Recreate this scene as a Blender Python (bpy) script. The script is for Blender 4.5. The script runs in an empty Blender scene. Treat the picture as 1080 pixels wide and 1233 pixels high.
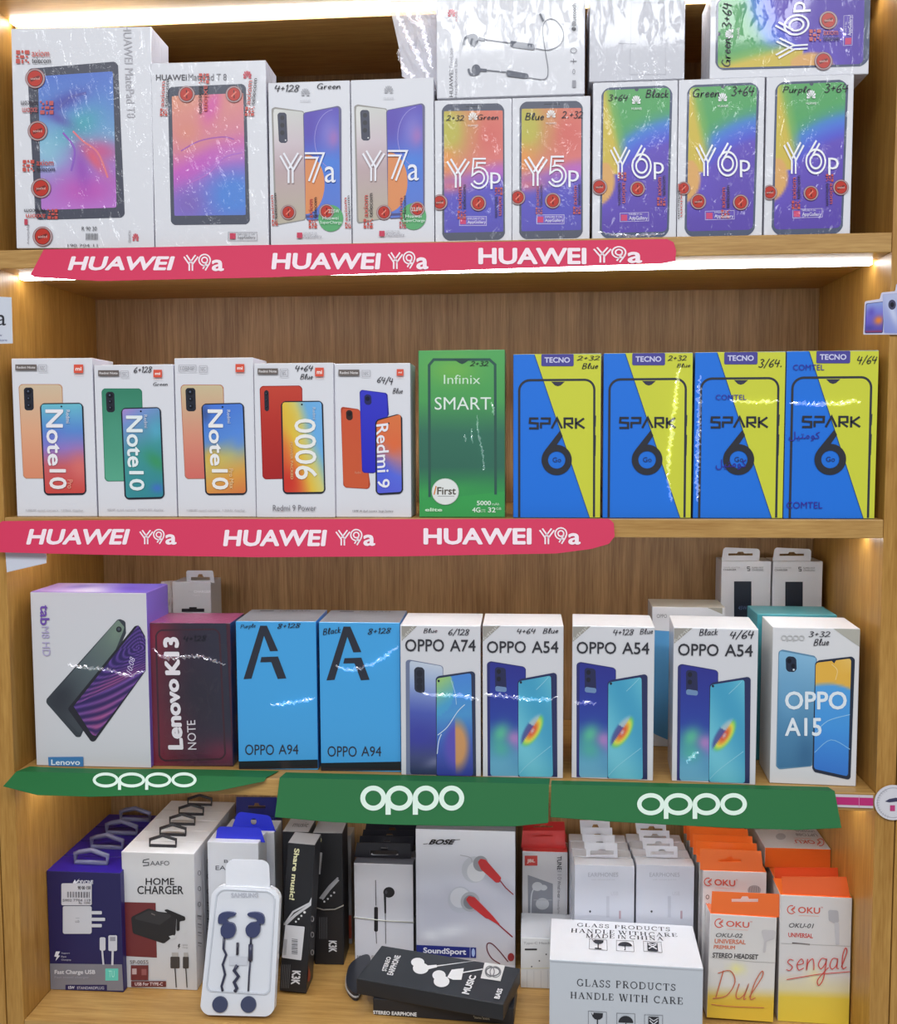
import bpy, bmesh, math, random
from mathutils import Vector, Matrix
from mathutils.geometry import tessellate_polygon
random.seed(7)
SC = bpy.context.scene
COL = SC.collection
rad = math.radians

# ------------------------------------------------------------------ camera, world, lamps, exposure
ZC = 1.45                                    # eye height of the photographer
CAM = Vector((0.0571, -1.10, ZC))
FPX, YAW, PITCH, ROLL = 1200.0, -0.0816, -0.0778, -0.0044
_fw = Vector((math.sin(YAW)*math.cos(PITCH), math.cos(YAW)*math.cos(PITCH), math.sin(PITCH)))
_rt0 = Vector((math.cos(YAW), -math.sin(YAW), 0)); _up0 = _rt0.cross(_fw)
_rt = math.cos(ROLL)*_rt0 + math.sin(ROLL)*_up0
_up = -math.sin(ROLL)*_rt0 + math.cos(ROLL)*_up0
cd = bpy.data.cameras.new('camera'); cam = bpy.data.objects.new('camera', cd); COL.objects.link(cam)
cd.sensor_fit = 'HORIZONTAL'; cd.sensor_width = 36; cd.lens = 36*FPX/1080; cd.clip_start = .02
cam.matrix_world = Matrix(((_rt.x, _up.x, -_fw.x, CAM.x), (_rt.y, _up.y, -_fw.y, CAM.y), (_rt.z, _up.z, -_fw.z, CAM.z), (0, 0, 0, 1)))
SC.camera = cam
SC.view_settings.view_transform = 'Standard'
try: SC.view_settings.look = 'None'
except Exception: pass
SC.view_settings.gamma = 1; SC.view_settings.use_curve_mapping = False
SC.view_settings.exposure = 0.0
LED_STRENGTH = 16.0
CEIL_POWER = 20.0
W_STRENGTH = 0.30
wd = bpy.data.worlds.new('shop_light'); SC.world = wd; wd.use_nodes = True
bg = wd.node_tree.nodes['Background']; bg.inputs[0].default_value = (.86, .92, 1.0, 1); bg.inputs[1].default_value = W_STRENGTH

def area(name, loc, target, sx, sy, power, col):
    l = bpy.data.lights.new(name, 'AREA'); l.shape = 'RECTANGLE'; l.size = sx; l.size_y = sy; l.energy = power; l.color = col
    o = bpy.data.objects.new(name, l); COL.objects.link(o); o.location = loc
    o.rotation_euler = (Vector(target)-Vector(loc)).to_track_quat('-Z', 'Y').to_euler()
    return o
# the shop's ceiling luminaires, in front of the shelves
area('ceiling_lamp', (-.75, -1.55, 2.72), (-.75, -1.35, 0), 1.2, .30, CEIL_POWER, (.93, .96, 1.0))
area('ceiling_lamp', (.75, -1.55, 2.72), (.75, -1.35, 0), 1.2, .30, CEIL_POWER, (.93, .96, 1.0))
area('ceiling_lamp', (0.0, -2.15, 2.74), (0.0, -1.8, 0), 1.8, .3, CEIL_POWER*1.45, (.93, .96, 1.0))

# ------------------------------------------------------------------ geometry of the place
S = 1.1
Z0 = ZC - .0541*S
XL, XR, DEPTH = -.547, .436, .262
Z1, Z2, Z3, Z4 = [Z0 + v*S for v in (.2444, -.0307, -.3044, -.5811)]
TH = .0205
ZTOP = Z1 + .272

def ray(px, py):
    return CAM, _fw + (px-540)/FPX*_rt - (py-616.5)/FPX*_up
def atY(px, py, Y):
    o, d = ray(px, py); return o + d*((Y-o.y)/d.y)
def atZ(px, py, Z):
    o, d = ray(px, py); return o + d*((Z-o.z)/d.z)
def T(x, y, z): return Matrix.Translation((x, y, z))
def Rx(a): return Matrix.Rotation(rad(a), 4, 'X')
def Ry(a): return Matrix.Rotation(rad(a), 4, 'Y')
def Rz(a): return Matrix.Rotation(rad(a), 4, 'Z')

# ------------------------------------------------------------------ materials
def lin1(c):
    c /= 255.0
    return c/12.92 if c <= .04045 else ((c+.055)/1.055)**2.4
def lin(c): return (lin1(c[0]), lin1(c[1]), lin1(c[2]), 1.0)

def newmat(name):
    m = bpy.data.materials.new(name); m.use_nodes = True
    return m, m.node_tree, m.node_tree.nodes['Principled BSDF']
def print_mat(name, rough, coat=0, coat_rough=.05, bump=0, scale=60, spec=.5):
    m, t, b = newmat(name)
    a = t.nodes.new('ShaderNodeAttribute'); a.attribute_name = 'ink'
    t.links.new(a.outputs['Color'], b.inputs['Base Color'])
    b.inputs['Roughness'].default_value = rough
    b.inputs['Specular IOR Level'].default_value = spec
    if coat:
        b.inputs['Coat Weight'].default_value = coat; b.inputs['Coat Roughness'].default_value = coat_rough
    if bump:
        tc = t.nodes.new('ShaderNodeNewGeometry')
        mp = t.nodes.new('ShaderNodeMapping'); mp.inputs['Scale'].default_value = (1.0, 1.0, .42)
        n = t.nodes.new('ShaderNodeTexNoise'); n.inputs['Scale'].default_value = scale; n.inputs['Detail'].default_value = 3; n.inputs['Distortion'].default_value = 1.2
        bp = t.nodes.new('ShaderNodeBump'); bp.inputs['Strength'].default_value = bump; bp.inputs['Distance'].default_value = .004
        t.links.new(tc.outputs['Position'], mp.inputs['Vector']); t.links.new(mp.outputs[0], n.inputs['Vector'])
        cr = t.nodes.new('ShaderNodeValToRGB'); cr.color_ramp.elements[0].position = .53; cr.color_ramp.elements[1].position = .74   # flat film with sparse puckers
        t.links.new(n.outputs[0], cr.inputs[0])
        t.links.new(cr.outputs[0], bp.inputs['Height']); t.links.new(bp.outputs[0], b.inputs['Coat Normal'])
    return m
PAPER = print_mat('printed_card', .42)
GLOSS = print_mat('glossy_printed_card', .3, spec=.4)
STRIP = print_mat('satin_card', .55, spec=.22)
WRAP = print_mat('film_wrapped_card', .42, .6, .05, .38, 90)
WRAPS = print_mat('tight_film_wrapped_card', .42, .5, .06, .05, 26)
PLAST = print_mat('moulded_plastic', .3)

def wood_mat(name, base, dark, scale=(14, 14, .9), vertical=True, rough=.42, rings=False):
    m, t, b = newmat(name)
    tc = t.nodes.new('ShaderNodeNewGeometry')
    mp = t.nodes.new('ShaderNodeMapping'); mp.inputs['Scale'].default_value = scale
    t.links.new(tc.outputs['Position'], mp.inputs['Vector'])
    n = t.nodes.new('ShaderNodeTexNoise'); n.inputs['Scale'].default_value = 6; n.inputs['Detail'].default_value = 6; n.inputs['Roughness'].default_value = .65; n.inputs['Distortion'].default_value = .25
    t.links.new(mp.outputs[0], n.inputs['Vector'])
    n2 = t.nodes.new('ShaderNodeTexNoise'); n2.inputs['Scale'].default_value = 34; n2.inputs['Detail'].default_value = 2
    t.links.new(mp.outputs[0], n2.inputs['Vector'])
    r = t.nodes.new('ShaderNodeValToRGB'); r.color_ramp.elements[0].position = .36; r.color_ramp.elements[1].position = .66
    r.color_ramp.elements[0].color = lin(dark); r.color_ramp.elements[1].color = lin(base)
    mx = t.nodes.new('ShaderNodeMix'); mx.data_type = 'FLOAT'; mx.inputs[0].default_value = .42
    t.links.new(n.outputs[0], mx.inputs[2]); t.links.new(n2.outputs[0], mx.inputs[3])
    last = mx.outputs[0]
    if rings:                                 # cathedral figure of the veneer
        mp2 = t.nodes.new('ShaderNodeMapping'); mp2.inputs['Scale'].default_value = (6.5, 1, .75)
        t.links.new(tc.outputs['Position'], mp2.inputs['Vector'])
        w = t.nodes.new('ShaderNodeTexNoise'); w.inputs['Scale'].default_value = 1.3; w.inputs['Detail'].default_value = .6
        t.links.new(mp2.outputs[0], w.inputs['Vector'])
        mu = t.nodes.new('ShaderNodeMath'); mu.operation = 'MULTIPLY'; mu.inputs[1].default_value = 34
        fr = t.nodes.new('ShaderNodeMath'); fr.operation = 'SINE'
        t.links.new(w.outputs[0], mu.inputs[0]); mu2 = t.nodes.new('ShaderNodeMath'); mu2.operation = 'MULTIPLY'; mu2.inputs[1].default_value = 6.28/4
        t.links.new(mu.outputs[0], mu2.inputs[0]); t.links.new(mu2.outputs[0], fr.inputs[0])
        ad = t.nodes.new('ShaderNodeMath'); ad.operation = 'MULTIPLY_ADD'; ad.inputs[1].default_value = .045
        t.links.new(fr.outputs[0], ad.inputs[0]); t.links.new(last, ad.inputs[2]); last = ad.outputs[0]
    t.links.new(last, r.inputs[0]); t.links.new(r.outputs[0], b.inputs['Base Color'])
    b.inputs['Roughness'].default_value = rough
    bp = t.nodes.new('ShaderNodeBump'); bp.inputs['Strength'].default_value = .08; bp.inputs['Distance'].default_value = .002
    t.links.new(mx.outputs[0], bp.inputs['Height']); t.links.new(bp.outputs[0], b.inputs['Normal'])
    return m
WOODV = wood_mat('oak_veneer_upright', (192, 146, 74), (158, 111, 44))
WOODB = wood_mat('oak_veneer_back', (186, 148, 102), (138, 103, 66), scale=(26, 26, .8), rings=True)
WOODH = wood_mat('oak_veneer_shelf', (198, 157, 92), (164, 121, 62), scale=(.9, 14, 14))

def led_mat():
    m, t, b = newmat('lit_strip')
    b.inputs['Base Color'].default_value = (1, 1, 1, 1)
    b.inputs['Emission Color'].default_value = (.94, .97, 1.0, 1); b.inputs['Emission Strength'].default_value = LED_STRENGTH
    return m
LED = led_mat()
def plain(name, c, rough=.6):
    m, t, b = newmat(name); b.inputs['Base Color'].default_value = lin(c); b.inputs['Roughness'].default_value = rough
    return m
def film_mat(name, tint, alpha, rough=.12, bump=.6, scale=40):
    m, t, b = newmat(name)
    out = t.nodes['Material Output']
    tr = t.nodes.new('ShaderNodeBsdfTransparent'); tr.inputs[0].default_value = (.97, .97, .99, 1)
    b.inputs['Base Color'].default_value = lin(tint); b.inputs['Roughness'].default_value = rough
    n = t.nodes.new('ShaderNodeTexNoise'); n.inputs['Scale'].default_value = scale; n.inputs['Detail'].default_value = 3; n.inputs['Distortion'].default_value = 1.5
    g = t.nodes.new('ShaderNodeNewGeometry'); t.links.new(g.outputs['Position'], n.inputs['Vector'])
    bp = t.nodes.new('ShaderNodeBump'); bp.inputs['Strength'].default_value = bump; bp.inputs['Distance'].default_value = .006
    t.links.new(n.outputs[0], bp.inputs['Height']); t.links.new(bp.outputs[0], b.inputs['Normal'])
    mx = t.nodes.new('ShaderNodeMixShader'); mx.inputs[0].default_value = alpha
    t.links.new(tr.outputs[0], mx.inputs[1]); t.links.new(b.outputs[0], mx.inputs[2]); t.links.new(mx.outputs[0], out.inputs['Surface'])
    return m
BAGFILM = film_mat('clear_bag_film', (246, 246, 252), .42, .12, .9, 34)
def glint_mat():
    m, t, b = newmat('film_glint_ridge'); out = t.nodes['Material Output']
    tr = t.nodes.new('ShaderNodeBsdfTransparent'); g = t.nodes.new('ShaderNodeBsdfGlossy'); g.inputs['Roughness'].default_value = .24
    g.inputs[0].default_value = (.5, .5, .52, 1); mx = t.nodes.new('ShaderNodeAddShader')
    t.links.new(tr.outputs[0], mx.inputs[0]); t.links.new(g.outputs[0], mx.inputs[1]); t.links.new(mx.outputs[0], out.inputs['Surface'])
    return m
GLINT = glint_mat()
FROST = film_mat('frosted_plastic', (236, 238, 244), .72, .35, .05)

# ------------------------------------------------------------------ mesh helpers
def link_mesh(name, verts, faces, mats, parent=None, inks=None, smooth=False):
    """one mesh object; inks: one colour per face, or a list of colours per face corner"""
    me = bpy.data.meshes.new(name); me.from_pydata([tuple(v) for v in verts], [], faces)
    me.materials.append(mats)
    if inks is not None:
        ca = me.color_attributes.new('ink', 'FLOAT_COLOR', 'CORNER')
        buf = []
        for p, c in zip(me.polygons, inks):
            if isinstance(c, list):
                for q in c: buf.extend(q)
            else:
                buf.extend(list(c)*p.loop_total)
        ca.data.foreach_set('color', buf)
    if smooth:
        me.polygons.foreach_set('use_smooth', [True]*len(me.polygons))
    me.update()
    o = bpy.data.objects.new(name, me); COL.objects.link(o)
    if parent is not None: o.parent = parent
    return o
def tag(o, label=None, cat=None, group=None, kind=None):
    if label: o['label'] = label
    if cat: o['category'] = cat
    if group: o['group'] = group
    if kind: o['kind'] = kind
    return o
def thing(name, label, cat, M, group=None):
    o = bpy.data.objects.new(name, None); COL.objects.link(o); o.empty_display_size = .02
    o.matrix_world = M
    return tag(o, label, cat, group)

def box_mesh(x0, x1, y0, y1, z0, z1, bev=.0008, seg=2):
    bm = bmesh.new()
    bmesh.ops.create_cube(bm, size=1)
    for v in bm.verts:
        v.co = Vector((x0 + (v.co.x+.5)*(x1-x0), y0 + (v.co.y+.5)*(y1-y0), z0 + (v.co.z+.5)*(z1-z0)))
    if bev:
        bmesh.ops.bevel(bm, geom=bm.edges[:], offset=bev, segments=seg, affect='EDGES', profile=.5)
    bm.normal_update()
    vs = [v.co.copy() for v in bm.verts]; bm.verts.index_update()
    fs = [[v.index for v in f.verts] for f in bm.faces]; ns = [f.normal.copy() for f in bm.faces]
    bm.free()
    return vs, fs, ns
def side_of(n):
    a = (abs(n.x), abs(n.y), abs(n.z)); k = a.index(max(a))
    return ('right' if n.x > 0 else 'left') if k == 0 else ('back' if n.y > 0 else 'front') if k == 1 else ('top' if n.z > 0 else 'bottom')
def add_box(name, x0, x1, y0, y1, z0, z1, mat, parent=None, cols=None, bev=.0008):
    vs, fs, ns = box_mesh(x0, x1, y0, y1, z0, z1, bev)
    inks = None
    if cols is not None:
        if not isinstance(cols, dict): cols = {'all': cols}
        inks = [lin(cols.get(side_of(n), cols.get('all', (230, 230, 235)))) for n in ns]
    return link_mesh(name, vs, fs, mat, parent, inks)
def tube(name, pts, r, mat, parent=None, ink=None, seg=8, closed=False):
    pts = [Vector(p) for p in pts]; vs, fs = [], []
    n = len(pts)
    for i, p in enumerate(pts):
        a = pts[(i-1) % n] if (closed or i > 0) else pts[i]; b = pts[(i+1) % n] if (closed or i < n-1) else pts[i]
        d = (b-a).normalized(); h = Vector((0, 1, 0)) if abs(d.y) < .9 else Vector((1, 0, 0))
        u = d.cross(h).normalized(); w = d.cross(u)
        for k in range(seg):
            t = 2*math.pi*k/seg; vs.append(p + r*(math.cos(t)*u + math.sin(t)*w))
    for i in range(n if closed else n-1):
        j = (i+1) % n
        for k in range(seg): fs.append([i*seg+k, i*seg+(k+1) % seg, j*seg+(k+1) % seg, j*seg+k])
    if not closed: fs.append(list(range(seg))[::-1]); fs.append([(n-1)*seg+k for k in range(seg)])
    return link_mesh(name, vs, fs, mat, parent, [lin(ink)]*len(fs) if ink else None, True)

# ---- 2-D shapes
def roundpoly(pts, r, seg=6):
    out = []; n = len(pts)
    rs = r if isinstance(r, (list, tuple)) else [r]*n
    for i in range(n):
        p = Vector(pts[i]).to_2d(); a = Vector(pts[i-1]).to_2d(); b = Vector(pts[(i+1) % n]).to_2d()
        if rs[i] <= 0: out.append(p); continue
        da, db = (a-p), (b-p); la, lb = da.length, db.length; da /= la; db /= lb
        ang = da.angle(db); t = min(rs[i]/math.tan(ang/2), la*.49, lb*.49) if ang > .05 else 0
        p0, p1 = p+da*t, p+db*t
        for k in range(seg+1):
            s = k/seg; out.append((1-s)**2*p0 + 2*s*(1-s)*(p*.55+(p0+p1)*.225) + s*s*p1)
    return out
def ellpts(cx, cy, rx, ry, n=36, a0=0, a1=360):
    full = abs(a1-a0) >= 360
    return [(cx+rx*math.cos(rad(a0+(a1-a0)*i/(n if full else n-1))), cy+ry*math.sin(rad(a0+(a1-a0)*i/(n if full else n-1)))) for i in range(n)]
def crom(pts, k=5, closed=False):
    P = [Vector(p).to_2d() for p in pts]; n = len(P)
    if n < 3: return P
    out = []
    for i in range(n if closed else n-1):
        a = P[(i-1) % n] if (closed or i > 0) else P[i]; b = P[i]; c = P[(i+1) % n]; d = P[(i+2) % n] if (closed or i+2 < n) else c
        for j in range(k):
            t = j/k
            out.append(.5*((2*b) + (c-a)*t + (2*a-5*b+4*c-d)*t*t + (3*b-a-3*c+d)*t**3))
    if not closed: out.append(P[-1])
    return out
def offset_line(pts, d, closed=False):
    P = [Vector(p).to_2d() for p in pts]; out = []; n = len(P)
    for i in range(n):
        a = P[i-1] if (closed or i > 0) else None; b = P[(i+1) % n] if (closed or i < n-1) else None
        t1 = (P[i]-a).normalized() if a is not None else None; t2 = (b-P[i]).normalized() if b is not None else None
        if t1 is None: t1 = t2
        if t2 is None: t2 = t1
        n1 = Vector((-t1.y, t1.x)); n2 = Vector((-t2.y, t2.x)); m = n1+n2
        m = m/m.length if m.length > 1e-6 else n1
        k = max(m.dot(n1), .45)
        out.append(P[i] + m*(d/k))
    return out

_tc = {}
def text_mesh(s, b=0.0, shear=0.0):
    """lettering as flat triangles, cached; b thickens the strokes (fraction of an em)"""
    if s not in _tc:
        c = bpy.data.curves.new('letters', 'FONT'); c.body = s; c.size = 1; c.resolution_u = 3
        o = bpy.data.objects.new('letters', c); COL.objects.link(o)
        me = bpy.data.meshes.new_from_object(o)
        vs = [(v.co.x, v.co.y) for v in me.vertices]; fs = [list(p.vertices) for p in me.polygons]
        bpy.data.objects.remove(o); bpy.data.curves.remove(c); bpy.data.meshes.remove(me)
        _tc[s] = (vs, fs)
    vs, fs = _tc[s]
    if b:
        V, F = [], []
        for k in range(8):
            a = math.pi*k/4; n = len(V)
            V += [(x+b*math.cos(a), y+b*math.sin(a)) for x, y in vs]; F += [[i+n for i in f] for f in fs]
    else: V, F = vs, fs
    if shear: V = [(x+shear*y, y) for x, y in V]
    return V, F

# ---- pen strokes for writing by hand (x to the right, y up, capitals 1 high)
HAND = {
 '0': (.5, [[(.25, 1), (.03, .6), (.12, .05), (.35, .1), (.45, .6), (.25, 1)]]),
 '1': (.25, [[(.02, .8), (.15, 1), (.12, 0)]]),
 '2': (.5, [[(.02, .8), (.2, 1), (.4, .8), (.3, .45), (0, .03), (.2, .1), (.5, .04)]]),
 '3': (.48, [[(.05, .92), (.25, 1), (.4, .8), (.2, .54), (.42, .3), (.25, 0), (0, .1)]]),
 '4': (.5, [[(.12, 1), (.02, .48), (.48, .5)], [(.4, .9), (.3, -.02)]]),
 '6': (.46, [[(.38, 1), (.1, .6), (.02, .2), (.2, 0), (.4, .18), (.3, .42), (.06, .26)]]),
 '8': (.46, [[(.4, .9), (.2, 1), (.06, .8), (.36, .3), (.2, 0), (.02, .2), (.36, .7), (.4, .9)]]),
 '+': (.46, [[(.02, .48), (.42, .5)], [(.23, .74), (.2, .22)]]),
 '/': (.42, [[(.38, 1.1), (.02, -.12)]]),
 '.': (.2, [[(.05, .05), (.12, .08), (.08, 0)]]),
 '-': (.3, [[(0, .45), (.26, .45)]]),
 ' ': (.35, []),
 'G': (.62, [[(.5, .85), (.3, 1), (.05, .6), (.12, .1), (.4, .05), (.5, .4), (.3, .42)], [(.5, .42), (.52, -.05)]]),
 'B': (.55, [[(.08, 1), (.03, 0)], [(.06, .98), (.38, .95), (.3, .58), (.08, .52), (.42, .4), (.38, .06), (.03, 0)]]),
 'P': (.5, [[(.08, 1), (.03, 0)], [(.05, .98), (.42, .9), (.36, .52), (.08, .48)]]),
 'D': (.6, [[(.1, 1), (.05, 0)], [(-.05, .9), (.3, 1), (.55, .6), (.4, .1), (-.05, -.05)]]),
 'r': (.32, [[(.05, .55), (.05, 0), (.08, .38), (.28, .55)]]),
 'e': (.36, [[(.03, .28), (.3, .34), (.2, .56), (.05, .3), (.14, .02), (.34, .12)]]),
 'n': (.42, [[(.04, .55), (.04, 0), (.08, .35), (.24, .55), (.32, .3), (.34, 0)]]),
 'l': (.26, [[(.03, .1), (.2, .8), (.12, 1), (.04, .6), (.08, .05), (.24, .1)]]),
 'a': (.42, [[(.32, .5), (.12, .52), (.03, .2), (.14, .02), (.3, .2), (.33, .5), (.33, .08), (.42, .05)]]),
 'c': (.34, [[(.3, .48), (.14, .55), (.03, .25), (.14, .02), (.32, .1)]]),
 'k': (.4, [[(.06, 1), (.04, 0)], [(.32, .55), (.06, .28), (.34, 0)]]),
 'u': (.42, [[(.04, .55), (.05, .12), (.18, .02), (.32, .2), (.34, .55), (.34, .04), (.42, .05)]]),
 'p': (.4, [[(.05, .55), (.02, -.45)], [(.05, .45), (.25, .56), (.33, .3), (.18, .02), (.05, .1)]]),
 's': (.34, [[(.28, .5), (.12, .56), (.06, .4), (.26, .2), (.18, .02), (.02, .06)]]),
 'g': (.42, [[(.34, .5), (.14, .55), (.03, .25), (.16, .05), (.32, .3), (.35, .5), (.3, -.4), (.14, -.75), (.06, -.5), (.3, -.1), (.46, .1)]]),
}
def hand_strokes(s):
    out, x = [], 0
    for ch in s:
        w, st = HAND[ch]
        for l in st: out.append([(x+p[0]+.12*p[1], p[1]) for p in crom(l, 4)])
        x += w+.06
    return out

# ---- roman capitals: heavy stems, thin hairlines, serifs
def serif_strokes(ch):
    K, k = .13, .05
    def st(x, y0=0, y1=1, w=K, s0=True, s1=True):
        o = [([(x, y0), (x, y1)], w)]
        if s0: o.append(([(x-.13, y0+.02), (x+.13, y0+.02)], k))
        if s1: o.append(([(x-.13, y1-.02), (x+.13, y1-.02)], k))
        return o
    arc = lambda cx, cy, rx, ry, a0, a1: ellpts(cx, cy, rx, ry, 14, a0, a1)
    if ch == 'G': return .78, [(arc(.38, .5, .33, .48, 50, 180), .1), (arc(.38, .5, .33, .48, 180, 300), .1)] + st(.62, .05, .42, K, False, True) + [([(.6, .68), (.62, .95)], k)]
    if ch == 'L': return .66, st(.17) + [([(.1, .02), (.56, .02)], k), ([(.56, 0), (.6, .28)], .06)]
    if ch == 'A': return .78, [([(.38, 1), (.1, 0)], k), ([(.36, 1), (.66, 0)], K), ([(.2, .35), (.52, .35)], k), ([(0, .02), (.22, .02)], k), ([(.5, .02), (.8, .02)], k)]
    if ch == 'S': return .58, [(crom([(.48, .8), (.3, .97), (.1, .8), (.2, .58), (.42, .42), (.48, .2), (.28, .02), (.06, .22)], 4), .09), ([(.49, .72), (.49, .98)], k), ([(.05, .02), (.05, .3)], k)]
    if ch == 'P': return .64, st(.16) + [([(.16, .97), (.36, .97)] + arc(.36, .74, .2, .23, 90, -90) + [(.16, .5)], .07)]
    if ch == 'R': return .74, st(.16) + [([(.16, .97), (.36, .97)] + arc(.36, .74, .2, .23, 90, -90) + [(.16, .5)], .07), ([(.34, .5), (.62, .02)], K), ([(.52, .02), (.76, .02)], k)]
    if ch == 'O': return .82, [(arc(.4, .5, .34, .48, 0, 360)[:14], .09), (arc(.4, .5, .34, .48, 330, 380), .1)]
    if ch == 'D': return .8, st(.16) + [([(.16, .97), (.36, .97)] + arc(.36, .5, .36, .47, 90, -90) + [(.16, .03)], .08)]
    if ch == 'U': return .8, [([(.18, 1), (.18, .3)] + arc(.4, .3, .22, .28, 180, 360)[1:] + [(.62, 1)], .09), ([(.03, .98), (.33, .98)], k), ([(.5, .98), (.75, .98)], k)]
    if ch == 'C': return .72, [(arc(.4, .5, .34, .48, 45, 315), .1), ([(.62, .65), (.64, .95)], k)]
    if ch == 'T': return .72, st(.35, 0, 1, K, True, False) + [([(.04, .97), (.66, .97)], k), ([(.05, .97), (.04, .72)], .06), ([(.65, .97), (.66, .72)], .06)]
    if ch == 'H': return .86, st(.18) + st(.66) + [([(.18, .5), (.66, .5)], k)]
    if ch == 'N': return .84, [([(.17, 0), (.17, 1)], k), ([(.17, 1), (.66, 0)], K), ([(.66, 0), (.66, 1)], k), ([(.02, .98), (.26, .98)], k), ([(.04, .02), (.3, .02)], k), ([(.53, .98), (.79, .98)], k)]
    if ch == 'E': return .66, st(.16) + [([(.12, .97), (.55, .97)], k), ([(.12, .02), (.57, .02)], k), ([(.16, .5), (.42, .5)], k), ([(.55, .97), (.56, .74)], .06), ([(.57, .02), (.59, .28)], .06), ([(.42, .38), (.42, .62)], k)]
    if ch == 'W': return 1.08, [([(.12, 1), (.32, 0)], K), ([(.34, 0), (.54, 1)], k), ([(.5, 1), (.74, 0)], K), ([(.76, 0), (.95, 1)], k), ([(0, .98), (.26, .98)], k), ([(.4, .98), (.62, .98)], k), ([(.83, .98), (1.06, .98)], k)]
    if ch == 'I': return .34, st(.17)
    if ch == 'M': return .98, [([(.16, 0), (.16, 1)], k), ([(.16, 1), (.48, 0)], K), ([(.48, 0), (.8, 1)], k)] + st(.8) + [([(.02, .98), (.24, .98)], k), ([(.04, .02), (.3, .02)], k)]
    return .4, []

class Frame:
    """a flat face of a thing: o + x*ux + z*uz in the thing's own coordinates, n pointing out"""
    def __init__(s, M, o, ux, uz, n, w=1, h=1):
        s.M, s.o, s.ux, s.uz, s.n, s.w, s.h = M, Vector(o), Vector(ux), Vector(uz), Vector(n), w, h
        s.Mi = M.inverted(); s.lim = None
    def px(s, x, y):
        o, d = ray(x, y); o = s.Mi @ o; d = s.Mi.to_3x3() @ d
        t = (s.o-o).dot(s.n)/d.dot(s.n); q = o+d*t-s.o
        return (q.dot(s.ux), q.dot(s.uz))
    def p3(s, a, off): return s.o + a[0]*s.ux + a[1]*s.uz + off*s.n

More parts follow.
